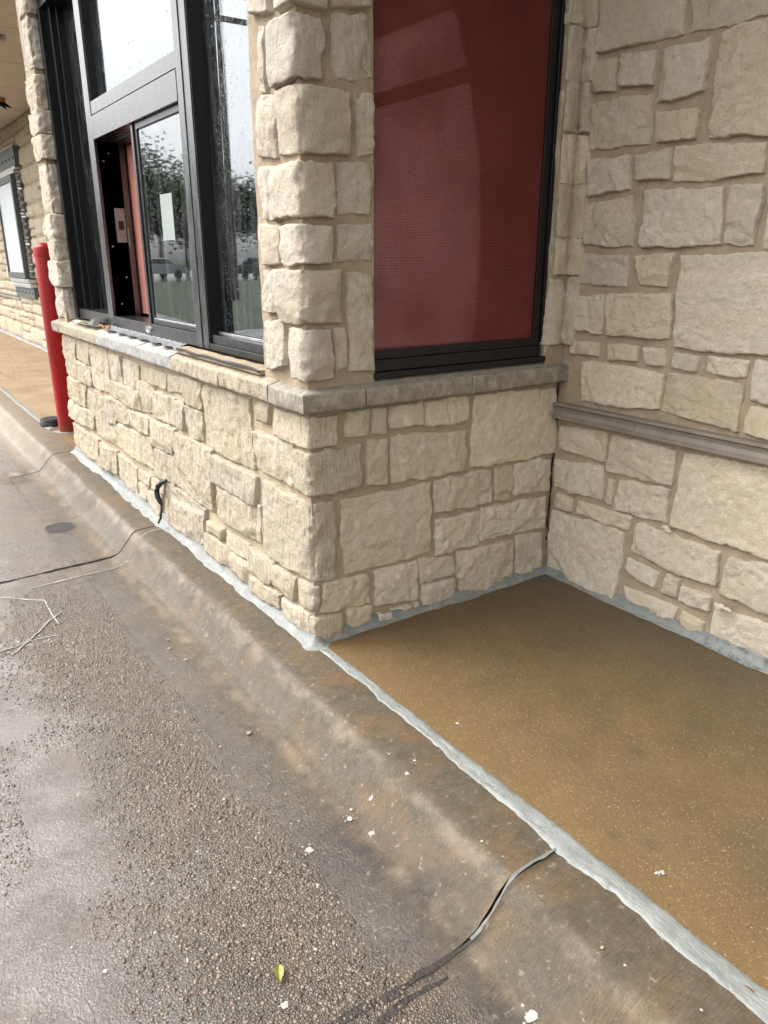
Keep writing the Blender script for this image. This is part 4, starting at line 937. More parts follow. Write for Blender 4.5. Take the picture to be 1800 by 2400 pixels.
# ------------------------------------------------------------------ ground
KP = [(0.06, -.004), (0.0, 0), (-.06, -.001), (-.12, -.003), (-.15, -.0055), (-.163, -.0085), (-.173, -.0135), (-.181, -.0205), (-.189, -.030), (-.20, -.0435), (-.212, -.0585), (-.224, -.0725), (-.236, -.0855), (-.246, -.0955), (-.255, -.1035), (-.265, -.1095), (-.277, -.1135), (-.292, -.1165), (-.305, -.119), (-.34, -.1225), (-.40, -.1245), (-.46, -.125)]
_ky = np.array([a for a, _ in KP])[::-1]; _kz = np.array([b for _, b in KP])[::-1]
def kz(x, y):
    """height of kerb and gutter"""
    return float(np.interp(y, _ky, _kz)) if y < .06 else 0.0
def ground_z(x, y):
    return kz(x, y) if y > -.46 else -.125 + dz_drive(np.array([x]), np.array([y]))[0]
def dz_drive(x, y):
    p = np.stack([x, y, x * 0], -1); f = np.clip((-.46 - y) / .3, 0, 1)
    return f * (.006 * vnoise(p, 1.6, 91) + .0025 * vnoise(p, 5, 92)) - .012 * f * np.clip((-.46 - y) / 1.5, 0, 1)
curb = empty('curb', (0, -.2, -.1), kind='structure'); curb['label'] = 'low rolled concrete curb running along the building'
def curb_segment(x0, x1, cell):
    n = max(4, int((x1 - x0) / cell)); xs = np.linspace(x0, x1, n); y = np.array([a for a, _ in KP]); z = np.array([b for _, b in KP])
    X, Yy = np.meshgrid(xs, y, indexing='ij'); Z = np.repeat(z[None], n, 0)
    p = np.stack([X, Yy, X * 0], -1)
    mid = np.clip((.02 - Yy) / .05, 0, 1) * np.clip((Yy + .46) / .06, 0, 1)
    Yy = Yy + mid * (.009 * vnoise(p * np.array([1, .2, 1]), 2.1, 5) + .003 * vnoise(p, 9, 6)); Z = Z + mid * (.004 * vnoise(p, 3, 7) + .0016 * vnoise(p, 14, 8))
    eg = np.minimum(X - x0, x1 - X); Z = Z - .0025 * np.exp(-eg / .006) * (Yy < .0)
    eo = .0035 * vnoise(p * np.array([0, 1, 0]) + x0 * 3.1, 26, 12) + .002 * vnoise(p * np.array([0, 1, 0]) + x0, 80, 13); X = X + eo * np.exp(-eg / .01)
    m = len(KP); V = np.stack([X, Yy, Z], -1).reshape(-1, 3)
    F = [tuple(reversed(f)) for f in grid_faces(n, m)]
    nrm = np.cross(V[F[3][1]] - V[F[3][0]], V[F[3][2]] - V[F[3][0]])
    if nrm[2] < 0: F = grid_faces(n, m)
    b0 = len(V); low = V.reshape(n, m, 3)[[0, -1]].copy(); low[..., 2] = -.35
    V = np.concatenate([V, low.reshape(-1, 3)])
    for j in range(m - 1): F.append((j, j + 1, b0 + j + 1, b0 + j)); F.append(((n - 1) * m + j + 1, (n - 1) * m + j, b0 + m + j, b0 + m + j + 1))
    return link('curb_segment', mesh_np('curb_segment', V, F), M['pavement'], curb)
curb_segment(-34, -3.452, .12); curb_segment(-3.444, -1.5545, .025); curb_segment(-1.5455, 1.158, .014); curb_segment(1.168, 6, .025)
MB().box(-34, 6, -.44, -.01, -.40, -.15).build('curb_footing', M['crack'], curb)
xs = np.linspace(-6, 3.2, 240); ys = -.455 - np.linspace(0, 1, 90) ** 1.3 * 4.2
X, Yy = np.meshgrid(xs, ys, indexing='ij'); Z = -.1258 + dz_drive(X, Yy)
V = np.stack([X, Yy, Z], -1).reshape(-1, 3); F = grid_faces(240, 90, True)
n0 = len(V)
drive = mesh_np('driveway', V, F); drive = link('driveway', drive, M['pavement']); tag(drive, 'wet exposed aggregate concrete driveway', kind='structure')
apron = MB(); b = .02
for x0, x1, y0, y1 in ((-90, 90, -90, -4.64), (-90, -5.98, -4.66, -.45), (3.18, 90, -4.66, -.45)):
    n = len(apron.V); apron.V += [(x0, y0, -.142), (x1, y0, -.142), (x1, y1, -.142), (x0, y1, -.142)]; apron.F.append((n, n + 1, n + 2, n + 3))
for v in range(len(apron.V)):
    x, y, z = apron.V[v]
    if abs(y + .45) < .01: apron.V[v] = (x, y, -.128)
ap = apron.build('parking_lot', M['pavement']); tag(ap, 'wet concrete parking lot around the building', kind='structure')
gr = MB(); gr.V = [(-600, -600, -.20), (600, -600, -.20), (600, 600, -.20), (-600, 600, -.20)]; gr.F = [(0, 1, 2, 3)]
tag(gr.build('ground', simple('grassy_ground', (.06, .075, .035), .95, noise=.4, nscale=.8)), 'grassy ground beyond the parking lot', kind='structure')
lw = MB(); lw.V = [(-47, -34, -.135), (-13, -34, -.135), (-13, -5.0, -.135), (-47, -9.0, -.135)]; lw.F = [(0, 1, 2, 3)]
tag(lw.build('lawn', simple('mown_grass', (.045, .065, .026), .9, noise=.35, nscale=1.5)), 'strip of mown grass across the lane', kind='structure')
wk = MB()
def walk_sheet(x0, x1, cell):
    nx, ny = max(4, int((x1 - x0) / cell)), 24
    X, Yy = np.meshgrid(np.linspace(x0, x1, nx), np.linspace(.0, D + .02, ny), indexing='ij'); p = np.stack([X, Yy, X * 0], -1)
    Z = .0015 + .0025 * vnoise(p, 2.2, 4) + 0 * X
    n = len(wk.V); wk.V += [tuple(v) for v in np.stack([X, Yy, Z], -1).reshape(-1, 3)]; wk.F += [tuple(i + n for i in f) for f in grid_faces(nx, ny)]
walk_sheet(-.02, 5.8, .06); walk_sheet(-34, -3.36, .4)
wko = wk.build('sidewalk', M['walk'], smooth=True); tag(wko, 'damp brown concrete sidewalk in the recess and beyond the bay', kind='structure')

# washed-out pebbles in the driveway
def pebbles(n):
    r = np.random.default_rng(21)
    t = (1 + 5 ** .5) / 2
    ico = np.array([(-1, t, 0), (1, t, 0), (-1, -t, 0), (1, -t, 0), (0, -1, t), (0, 1, t), (0, -1, -t), (0, 1, -t), (t, 0, -1), (t, 0, 1), (-t, 0, -1), (-t, 0, 1)]) / math.sqrt(1 + t * t)
    fc = np.array([(0, 11, 5), (0, 5, 1), (0, 1, 7), (0, 7, 10), (0, 10, 11), (1, 5, 9), (5, 11, 4), (11, 10, 2), (10, 7, 6), (7, 1, 8), (3, 9, 4), (3, 4, 2), (3, 2, 6), (3, 6, 8), (3, 8, 9), (4, 9, 5), (2, 4, 11), (6, 2, 10), (8, 6, 7), (9, 8, 1)])
    x = r.uniform(-1.5, 1.75, n * 6); y = r.uniform(-1.35, -.40, n * 6)
    p = np.stack([x, y, x * 0], -1)
    nz = .5 * vnoise(p, 2.6, 77) + .35 * vnoise(p, 6.5, 78)
    dens = np.exp(-((y + .66) / .20) ** 2) * 1.15 + .14 + nz * .8
    dens = np.where(y > -.50, dens - (y + .50) * 9, dens); dens = dens * np.clip((x + 1.5) / .6, 0, 1)
    dens = np.where(dens < .30, 0, dens)
    keep = r.random(n * 6) < np.clip(dens, 0, 1); x, y = x[keep][:n], y[keep][:n]; n = len(x)
    rad = np.exp(r.normal(math.log(.0031), .38, n)).clip(.0016, .0060)
    sc = np.stack([rad * r.uniform(.9, 1.5, n), rad * r.uniform(.75, 1.1, n), rad * r.uniform(.45, .75, n)], -1)
    an = r.uniform(0, 2 * np.pi, n); ca, sa = np.cos(an), np.sin(an)
    L = ico[None] * sc[:, None] * (1 + .14 * r.normal(size=(n, 12, 1)))
    zx = -.1258 + dz_drive(x, y); zx = np.where(y > -.46, np.interp(y, _ky, _kz), zx)
    V = np.stack([x[:, None] + L[..., 0] * ca[:, None] - L[..., 1] * sa[:, None], y[:, None] + L[..., 0] * sa[:, None] + L[..., 1] * ca[:, None], zx[:, None] + sc[:, 2:3] * -.22 + L[..., 2]], -1).reshape(-1, 3)
    F = (fc[None] + (np.arange(n) * 12)[:, None, None]).reshape(-1, 3)
    me = bpy.data.meshes.new('exposed_pebbles'); me.vertices.add(len(V)); me.vertices.foreach_set('co', V.ravel()); me.loops.add(F.size); me.loops.foreach_set('vertex_index', F.ravel())
    me.polygons.add(len(F)); me.polygons.foreach_set('loop_start', np.arange(0, F.size, 3)); me.polygons.foreach_set('loop_total', np.full(len(F), 3)); me.update(calc_edges=True)
    at = me.color_attributes.new('tone', 'FLOAT_COLOR', 'POINT'); tone = np.repeat(r.random(n), 12); at.data.foreach_set('color', np.stack([tone, tone, tone, tone * 0 + 1], -1).ravel().astype(np.float32))
    m = NT('river_pebble'); a = m.n('ShaderNodeAttribute'); a.attribute_name = 'tone'
    c = m.ramp(m.n('ShaderNodeSeparateColor', Color=a.outputs['Color']).outputs[0], [(0, (.035, .029, .024)), (.3, (.085, .066, .048)), (.55, (.13, .102, .074)), (.78, (.17, .14, .105)), (.9, (.22, .19, .155)), (.97, (.19, .105, .07)), (1, (.46, .43, .39))])
    b = m.bsdf(Base_Color=m.mix(m.math('MULTIPLY', m.noise(350, 3), .35), c, (.09, .07, .05)), Roughness=.3)
    o = link('exposed_pebbles', me, m.m); return tag(o, 'small river pebbles washed out of the wet driveway concrete', 'pebbles', kind='stuff')
pebbles(16000)

# ------------------------------------------------------------------ sealant beads
def bead_path(name, P, s0, s1, n, up, out, label, ext=None, seed=0, mat=None):
    """a hand-tooled fillet between a wall (h=0) and the ground"""
    s = np.linspace(s0, s1, n); k = 9; ang = np.linspace(0, math.pi / 2, k)
    nn = lambda sc, sd: vnoise(np.stack([s, s * 0 + seed, s * 0], -1), sc, sd)
    u = up * (1 + .22 * nn(5, 1) + .14 * nn(22, 2)); o = out * (1 + .22 * nn(4.2, 3) + .14 * nn(19, 4))
    V = []
    for i in range(n):
        H = .012 + (o[i] - .012) * (1 - np.cos(ang)) ** .9; Z = u[i] * (1 - np.sin(ang)) ** .9
        H = np.concatenate([[-.02], H]); Z = np.concatenate([[u[i] * .98], Z])
        # tool ripples
        rp = .0018 * vnoise(np.stack([s[i] + 0 * H + .2 * Z, H * 2, Z * 2], -1), 55, seed + 9)
        Z = np.maximum(Z + rp + .0012, .0005); Z[-1] = -.006
        V.append(np.stack([np.full_like(H, s[i]), H, Z], -1))
    V = np.array(V); W = P(V[..., 0], V[..., 1], V[..., 2]).reshape(-1, 3); F = grid_faces(n, k + 1)
    mid = (n // 2) * (k + 1) + 5; nrm = np.cross(W[mid + k + 1] - W[mid], W[mid + 1] - W[mid])
    if nrm[2] < 0: F = grid_faces(n, k + 1, True)
    return tag(link(name, mesh_np(name, W, F), mat or M['sealant']), label, 'sealant')
bead_path('sealant_bead', PF, XE - .03, .012, 300, .042, .056, 'thick pale sealant bead along the curb side foot of the front stone wall', seed=1)
bead_path('sealant_bead', PR, -.012, D - .01, 150, .034, .042, 'grey sealant bead under the short wall below the red window', seed=2)
bead_path('sealant_bead', PB, .012, 4.2, 330, .036, .042, 'grey sealant bead flaking along the foot of the tall recess wall', seed=3)
bead_path('sealant_bead', PB, -30, -3.4, 200, .05, .05, 'distant white sealant line at the foot of the far wall behind the bollard', seed=4)
cl = MB().lathe((.0, .0, 0), [(.058, -.006), (.054, .002), (.042, .006), (.031, .012), (.022, .022), (.016, .034), (.004, .036)], 36).build('sealant_bead', M['sealant'], smooth=True)
for v in cl.data.vertices: v.co += Vector((vnoise(np.array([list(v.co)]), 30, 1)[0], vnoise(np.array([list(v.co)]), 30, 2)[0], .4 * vnoise(np.array([list(v.co)]), 40, 3)[0])) * .005
tag(cl, 'lump of grey sealant at the foot of the outer stone corner', 'sealant')
def floor_strip(x0, x1, n, y0f, y1f, label, seed):
    xs = np.linspace(x0, x1, n); k = 9; V = []
    q = np.stack([xs, xs * 0 + seed, xs * 0], -1)
    a = y0f(xs) + .006 * vnoise(q, 9, 1) + .004 * vnoise(q, 33, 2) + .002 * vnoise(q, 110, 5); b_ = y1f(xs) + .004 * vnoise(q, 7, 3) + .003 * vnoise(q, 28, 4) + .0015 * vnoise(q, 120, 6)
    for i in range(n):
        t = np.linspace(0, 1, k); y = a[i] + (b_[i] - a[i]) * t
        z = .0014 + .0018 * np.sin(np.pi * t) ** .5 + .0016 * vnoise(np.stack([xs[i] + 0 * t + .3 * t, t * .8, t * 0], -1), 26, seed); z[0] = z[-1] = -.004
        z = z + np.array([kz(xs[i], yy) if yy < 0 else .0012 for yy in y])
        V.append(np.stack([np.full(k, xs[i]), y, z], -1))
    return tag(link('sealant_strip', mesh_np('sealant_strip', np.array(V).reshape(-1, 3), grid_faces(n, k)), M['sealant']), label, 'sealant')
floor_strip(.01, 4.5, 420, lambda x: -.012 - .026 * np.clip(x / 1.6, 0, 1.2) , lambda x: .020 + .012 * np.clip(x / 1.6, 0, 1.2), 'wide white sealant strip between sidewalk and curb, nearest the camera', 5)
floor_strip(-30, -4.25, 260, lambda x: x * 0 - .02, lambda x: x * 0 + .03, 'far white sealant strip along the walk beyond the red bollard', 6)
def tube_on(name, pts, r, mat, label=None, cat=None, lift=.0, n=6, wob=.0, sub=4, parent=None):
    P = [Vector((x, y, ground_z(x, y) + lift)) for x, y in pts]; Q = []
    for i in range(len(P) - 1):
        for j in range(sub): 
            t = j / sub; x = P[i].x + (P[i + 1].x - P[i].x) * t; y = P[i].y + (P[i + 1].y - P[i].y) * t
            x += random.uniform(-wob, wob); y += random.uniform(-wob, wob) * .5; Q.append((x, y, ground_z(x, y) + lift))
    Q.append(tuple(P[-1])); rr = [r * random.uniform(.75, 1.25) for _ in Q]
    m = MB(); m.tube(Q, rr, n); o = m.build(name, mat, parent, smooth=True)
    return tag(o, label, cat)
def crack_strip(name, pts, w, mat, label, seed, lift=.0006):
    """an irregular flat filler in a joint of the ground"""
    r = np.random.default_rng(seed); P = []; 
    for i in range(len(pts) - 1):
        k = max(2, int(math.hypot(pts[i + 1][0] - pts[i][0], pts[i + 1][1] - pts[i][1]) / .012))
        for j in range(k): t = j / k; P.append((pts[i][0] + (pts[i + 1][0] - pts[i][0]) * t, pts[i][1] + (pts[i + 1][1] - pts[i][1]) * t))
    P.append(pts[-1]); P = np.array(P); q = np.stack([P[:, 1], P[:, 1] * 0 + seed, P[:, 0]], -1)
    cx = P[:, 0] + .004 * vnoise(q, 14, 1) + .0025 * vnoise(q, 40, 2); hw = w / 2 * np.clip(1 + .45 * vnoise(q, 22, 3) + .35 * vnoise(q, 70, 4), .25, 2) * np.clip(np.arange(len(P)) / 6 + .35, 0, 1)
    V = []
    for (x, y), c, h in zip(P, cx, hw):
        for dx, dz in ((-h, 0), (-h * .4, -.0004), (h * .4, -.0004), (h, 0)): V.append((c + dx, y, ground_z(c, y) + lift + dz))
    return tag(link(name, mesh_np(name, V, grid_faces(len(P), 4)), mat), label, 'joint filler')
tag(crack_strip('joint_sealant', [(1.163, -.028), (1.163, -.15), (1.163, -.285)], .0085, M['joint_grey'], 'thin grey sealant line running down the near curb joint', 6, lift=.0004), cat='sealant')
crack_strip('joint_filler', [(1.166, -.285), (1.166, -.31), (1.165, -.35), (1.163, -.47), (1.15, -.62), (1.14, -1.1), (1.12, -3.5)], .016, M['tar'], 'black tar filler across the driveway below the near curb joint', 3)
crack_strip('joint_filler', [(1.204, -.378), (1.196, -.42), (1.191, -.49), (1.199, -.56), (1.21, -.75), (1.2, -1.3)], .012, M['tar'], 'short second tar strip beside the near driveway joint', 4)
crack_strip('joint_filler', [(-1.550, -.275), (-1.55, -.30), (-1.55, -.32), (-1.55, -.48), (-1.55, -.81), (-1.56, -1.6), (-1.55, -3.5)], .020, M['crack'], 'dark open joint across the driveway below the hose', 5)

# ------------------------------------------------------------------ flat splashes of paint on curb and walk
def splats():
    V, F = [], []; r = np.random.default_rng(5)
    for (x, y, rad, el) in [(a, b, c * 1.3, d) for a, b, c, d in SPLATS]:
        bits = [(x, y, rad, el)]
        if rad > .0045: bits += [(x + r.normal() * rad * 1.6, y + r.normal() * rad * 1.4, rad * r.uniform(.12, .35), 1) for _ in range(7)]
        if el > 1.5: bits = [(x + r.normal() * rad * .35, y + r.normal() * rad * el * .45, rad * r.uniform(.25, .55), 1.3) for _ in range(8)]
        for bx, by, br, be in bits:
            n = 14; k = len(V); V.append((bx, by, ground_z(bx, by) + .0016))
            for i in range(n):
                t = 2 * math.pi * i / n; q = br * r.uniform(.75, 1.2); px, py = bx + q * math.cos(t), by + q * be * math.sin(t) * .9
                V.append((px, py, ground_z(px, py) + .0008 if py < 0 else .0042))
            if by > 0: V[k] = (bx, by, .0048)
            F += [(k, k + 1 + i, k + 1 + (i + 1) % n) for i in range(n)]
    return tag(link('paint_splashes', mesh_np('paint_splashes', V, F), M['splat'], smooth=False), 'white paint splashes scattered over curb and sidewalk', 'paint splashes', kind='stuff')
splats()

# ------------------------------------------------------------------ bollard and its neighbours
bo = empty('bollard', (-4.12, .12, 0), 'red painted steel bollard standing at the far end of the bay', 'bollard')
BX, BY = -4.12, .11
MB().lathe((BX, BY, -.02), [(.076, 0), (.076, .4), (.0765, .8), (.076, 1.385), (.0745, 1.39)], 40).build('post', M['red'], bo, smooth=True)
MB().lathe((BX, BY, 1.31), [(.0785, 0), (.0785, .058), (.073, .071), (.052, .086), (.026, .095), (.004, .098)], 40).build('cap', M['red'], bo, smooth=True)
pd = MB(); n = 22
for i in range(n):
    t = 2 * math.pi * i / n; pd.V.append((BX + (.10 + .02 * math.sin(i * 2.1)) * math.cos(t), BY - .01 + (.11 + .02 * math.sin(i * 1.3)) * math.sin(t), .003))
pd.V.append((BX, BY, .020)); pd.F = [(i, (i + 1) % n, n) for i in range(n)]
pd.build('base_sealant', M['sealant'], bo, smooth=True)
pk = MB().lathe((-4.44, .05, 0), [(.085, 0), (.092, .006), (.092, .024), (.086, .036), (.089, .042), (.084, .056), (.066, .060), (.03, .056), (.004, .055)], 28).build('rubber_puck', M['rubber'], smooth=True)
tag(pk, 'round black rubber block on the curb behind the red bollard', 'rubber block')
# ------------------------------------------------------------------ bumper rail on the recess wall
def rail(x0, x1, zc, parent, mat):
    prof = [(.012, -.031), (.044, -.031), (.048, -.028), (.048, -.022), (.035, -.015), (.032, 0), (.035, .016), (.049, .023), (.049, .029), (.044, .032), (.012, .032)]
    n = max(3, int((x1 - x0) / .06)); V = []
    for i in range(n):
        x = x0 + (x1 - x0) * i / (n - 1)
        V += [(x, D - h - .0, zc + z) for h, z in prof]
    m = len(prof); F = grid_faces(n, m) + [tuple(range(m)), tuple((n - 1) * m + j for j in reversed(range(m)))]
    b = MB(); b.V = V; b.F = F; return b.build('rail_section', mat, parent)
rl = empty('bumper_rail', (.4, D, .72), 'grey brown bumper rail fixed along the tall recess wall', 'rail')
rail(.022, .4075, .720, rl, M['rail']); rail(.4095, 1.55, .7195, rl, M['rail']); rail(1.552, 4.1, .72, rl, M['rail'])
MB().box(.02, 4.1, D - .014, D + .02, .694, .746).build('backing_strip', M['rail'], rl)
rl2 = empty('bumper_rail', (-12.5, D, .70), 'distant pale rail stub with a dark end on the far wall', 'rail')
rail(-13.35, -11.4, .70, rl2, M['rail']); MB().box(-13.6, -13.35, D - .09, D, .62, .78, bev=.01).build('end_cap', M['rubber'], rl2)
# ------------------------------------------------------------------ menu cabinet on the far wall
cb = empty('menu_cabinet', (-10.65, D, .75), 'metal framed cabinet with a pale panel and bellows side on the far wall', 'cabinet')
CX0, CX1 = -11.35, -10.02
MB().box(CX0 - .05, CX1 + .10, D - .085, D, 2.50, 2.74, bev=.004).build('top_plate', M['slate'], cb)
MB().box(CX0 - .05, CX1 + .10, D - .087, D - .02, 2.742, 2.765).build('drip_edge', M['galv'], cb)
MB().box(CX0 - .02, CX1 + .07, D - .10, D, 2.45, 2.498, bev=.012).box(CX0 - .02, CX1 + .05, D - .12, D, 2.40, 2.448, bev=.012).build('top_moulding', M['galv'], cb)
fr = MB(); fr.box(CX0, CX0 + .055, D - .15, D - .09, 1.02, 2.398, bev=.004).box(CX1 - .075, CX1, D - .15, D - .09, 1.02, 2.398, bev=.004).box(CX0 + .056, CX1 - .076, D - .149, D - .09, 2.31, 2.398, bev=.004).box(CX0 + .056, CX1 - .076, D - .149, D - .09, 1.02, 1.10, bev=.004); fr.build('door_frame', M['slate'], cb)
MB().box(CX0 + .056, CX1 - .076, D - .125, D - .10, 1.101, 2.309).build('panel', M['bluepanel'], cb)
bl = MB(); nz = 64; V = []
for i in range(nz + 1):
    z = 1.03 + (2.39 - 1.03) * i / nz; a = .5 + .5 * math.cos(2 * math.pi * i / nz * 15); V += [(CX1 + .004 + .055 * a, D - .09, z), (CX1 + .02 + .075 * a, D - .045, z), (CX1 + .004 + .055 * a, D - .002, z), (CX1 - .05, D - .002, z), (CX1 - .05, D - .088, z)]
bl.V = V
for i in range(nz):
    for j in range(4): a = i * 5 + j; bl.F.append((a, a + 1, a + 6, a + 5))
bl.build('bellows', M['galv'], cb, smooth=True)
MB().box(CX0 + .02, CX1 + .04, D - .13, D, .95, 1.016, bev=.014).box(CX0 + .02, CX1 + .05, D - .11, D, .885, .948, bev=.014).build('bottom_moulding', M['galv'], cb)
MB().box(CX0 - .02, CX1 + .06, D - .07, D, .74, .883, bev=.004).build('bottom_plate', M['slate'], cb)
rv = MB()
for k in range(6): rv.cyl((CX1 + .02 - .26 * k, D - .092, 2.60), (CX1 + .02 - .26 * k, D - .07, 2.60), .017, n=8); rv.cyl((CX1 - .04 - .26 * k, D - .077, .81), (CX1 - .04 - .26 * k, D - .06, .81), .014, n=8)
rv.build('rivet', M['crack'], cb)
# fixtures under the far soffit
sf = empty('soffit_light', (-5.35, .3, ZS), 'square cream light panel set under the far soffit', 'light')
MB().box(-6.9, -5.60, .02, .34, ZS - .045, ZS - .003, bev=.008).build('trim', M['trim'], sf); MB().box(-6.86, -5.64, .05, .31, ZS - .052, ZS - .046).build('panel', M['white'], sf)
hl = empty('hanging_bracket', (-8.45, .72, ZS), 'small dark pointed bracket hanging under the far soffit', 'bracket')
MB().cyl((-8.45, .74, ZS), (-8.45, .74, ZS - .05), .05, .05, 10).build('base', M['orange'], hl)
hb = MB()
for k in range(5):
    t = 2 * math.pi * k / 5; hb.cyl((-8.45, .74, ZS - .05), (-8.45 + .11 * math.cos(t), .74 + .11 * math.sin(t), ZS - .10), .035, .004, 6)
hb.build('prong', M['crack'], hl)
# ------------------------------------------------------------------ small things
mh = empty('cleanout_cover', (-2.16, -.40, -.124), 'small round iron cleanout cover set in the driveway', 'drain cover')
MX, MY, MZ = -2.163, -.405, -.1245
MB().lathe((MX, MY, MZ - .02), [(.082, 0), (.082, .0245), (.075, .0245), (.074, .0215), (.004, .0215)], 40).build('plate', M['iron'], mh)
rb = MB()
for k in range(-5, 6):
    w = math.sqrt(max(0, .070 ** 2 - (k * .0125) ** 2)); rb.box(MX + k * .0125 - .0028, MX + k * .0125 + .0028, MY - w, MY + w, MZ + .001, MZ + .0042); rb.box(MX - w, MX + w, MY + k * .0125 - .0022, MY + k * .0125 + .0022, MZ + .001, MZ + .0036)
rb.build('tread', M['iron'], mh)
tn = MB()
hp = [(-1.43, -.022, .262), (-1.45, -.040, .250), (-1.475, -.052, .226), (-1.49, -.056, .198), (-1.485, -.056, .170), (-1.468, -.052, .148), (-1.463, -.046, .135)]
tn.tube(hp, [.008, .0125, .0135, .014, .0135, .012, .009], 10); tn.tube([(-1.463, -.046, .14), (-1.466, -.050, .10), (-1.472, -.056, .06), (-1.482, -.068, .032)], [.006, .0055, .006, .005], 8)
tag(tn.build('rubber_hose', M['rubber'], smooth=True), 'short black rubber hose sticking out of the front wall foot', 'hose')
# leaf
lf = MB(); n = 15
for i in range(n):
    t = i / (n - 1); w = .0105 * math.sin(math.pi * min(1, t * 1.02)) ** .8 * (1.25 - .6 * t); x = .975 + .044 * t; y = -.659 - .019 * t; z = ground_z(x, y) + .004 + .004 * math.sin(t * 3)
    lf.V += [(x - .4 * w, y - w, z + .004 + .3 * w), (x, y, z), (x + .4 * w, y + w, z + .003 + .2 * w)]
for i in range(n - 1):
    for j in range(2): a = i * 3 + j; lf.F.append((a, a + 3, a + 4, a + 1))
m_ = NT('yellow_green_leaf'); m_.bsdf(Base_Color=m_.mix(m_.ramp(m_.noise(90, 3), [(.35, 0.0), (.7, 1.0)]), (.16, .17, .035), (.30, .27, .06)), Roughness=.35)
lfo = empty('leaf', (.99, -.67, -.125), 'single yellow green leaf lying on the pebbles of the driveway', 'leaf')
lf.build('blade', m_.m, lfo, smooth=True); tube_on('stalk', [(.955, -.650), (.973, -.658), (1.0, -.670), (1.022, -.680)], .0011, M['olive'], lift=.006, parent=lfo)
# white strings on the driveway
STR = [[(-1.377, -.834), (-1.304, -.759), (-1.228, -.678), (-1.175, -.682), (-1.031, -.682), (-.953, -.68)], [(-1.058, -.645), (-1.015, -.697), (-.929, -.762), (-.841, -.835), (-.787, -.883)], [(-.858, -.707), (-.866, -.763), (-.871, -.813), (-.848, -.867), (-.84, -.917)], [(-1.482, -.06), (-1.48, -.12), (-1.42, -.2), (-1.40, -.272), (-1.396, -.361), (-1.402, -.471), (-1.395, -.703)]]
lb = ['white plastic string bent in a hook on the driveway', 'white plastic string crossing the other two on the driveway', 'short white plastic string at the lower end of the crossing', 'pale string of dried sealant running down the curb by the hose']
for p_, l_, r_ in zip(STR, lb, (.0018, .0030, .002, .0022)): tag(tube_on('plastic_string', p_, r_, M['film'], lift=.002, wob=.003), l_, 'string', 'strings on the driveway')
# litter on the far end of the ledge
bt = MB(); bt.V = [(-2.62, -.02, .934), (-2.46, -.03, .934), (-2.44, .02, .936), (-2.60, .035, .936), (-2.50, .0, .972), (-2.58, .012, .966)]; bt.F = [(0, 1, 4, 5), (5, 4, 2, 3), (1, 2, 4)]
tag(bt.build('tape_scrap', M['rubber']), 'folded scrap of dark tape on the ledge under the far sidelight', 'tape scrap')
ol = MB(); ol.V = [(-2.80, -.022, .936), (-2.62, -.028, .938), (-2.58, .006, .946), (-2.74, .018, .942)]; ol.F = [(0, 1, 2, 3)]
tag(ol.build('dry_leaf', M['olive']), 'olive dry leaf beside the dark tape on the ledge', 'leaf')
oc = MB(); 
for k in range(7): a = -2.44 + .028 * k; oc.box(a, a + .034, .0 + .006 * (k % 3), .012 + .006 * (k % 2), .932, .940 + .004 * (k % 3), bev=.001)
tag(oc.build('rusty_strip', M['orange']), 'crumbling rust brown strip on the ledge under the mullion', 'strip')
ws = MB(); ws.V = [(-2.98, -.02, .933), (-2.60, -.034, .9315), (-2.58, .004, .934), (-2.96, .014, .936)]; ws.F = [(0, 1, 2, 3)]
tag(ws.build('tape_strip', M['film']), 'flat white tape strip on the far end of the ledge', 'tape strip')
# crumbs of mortar
for x, y, z, r in ((.585, D - .03, .382, .012), (.60, D - .034, .374, .008), (.83, D - .032, .168, .014), (.86, D - .03, .166, .010), (1.03, D - .03, .15, .014)):
    bm = bmesh.new(); bmesh.ops.create_icosphere(bm, subdivisions=2, radius=r)
    for v in bm.verts: v.co = Vector((x + v.co.x * 1.5, y + v.co.y, z + v.co.z * .7)) + Vector((random.uniform(-1, 1), random.uniform(-1, 1), random.uniform(-1, 1))) * r * .15
    MB().add_bm(bm).build('mortar_crumb', M['mortar_pale'], backw, smooth=True)
gritm = MB(); rr_ = np.random.default_rng(4)
for x, y, r in ((.19, -.36, .008), (-.55, -.36, .006), (-.48, -.38, .007), (-.36, -.36, .008), (-.40, -.40, .005), (-.3, -.43, .004), (1.40, -.15, .004), (.2, -.46, .005)):
    bm = bmesh.new(); bmesh.ops.create_icosphere(bm, subdivisions=1, radius=r); z = ground_z(x, y)
    for v in bm.verts: v.co = Vector((x + v.co.x, y + v.co.y * 1.2, z + r * .4 + v.co.z * .7))
    gritm.add_bm(bm)
tag(gritm.build('loose_stones', M['mortar'], smooth=True), 'loose bits of grit lying along the gutter', 'grit', kind='stuff')
# crack in the inner corner
ck = MB(); zz = [.83, .79, .74, .70, .63, .57, .53, .51, .45, .40, .36, .31, .27, .22, .19, .15]
ck.tube([(.008 + .004 * math.sin(i * 2.3), D - .010 - .004 * math.sin(i * 1.7), z) for i, z in enumerate(zz)], [.0022 + .0012 * (i % 2) for i in range(len(zz))], 6)
tag(ck.build('crack', M['crack'], backw), 'dark settlement crack running down the inner corner')
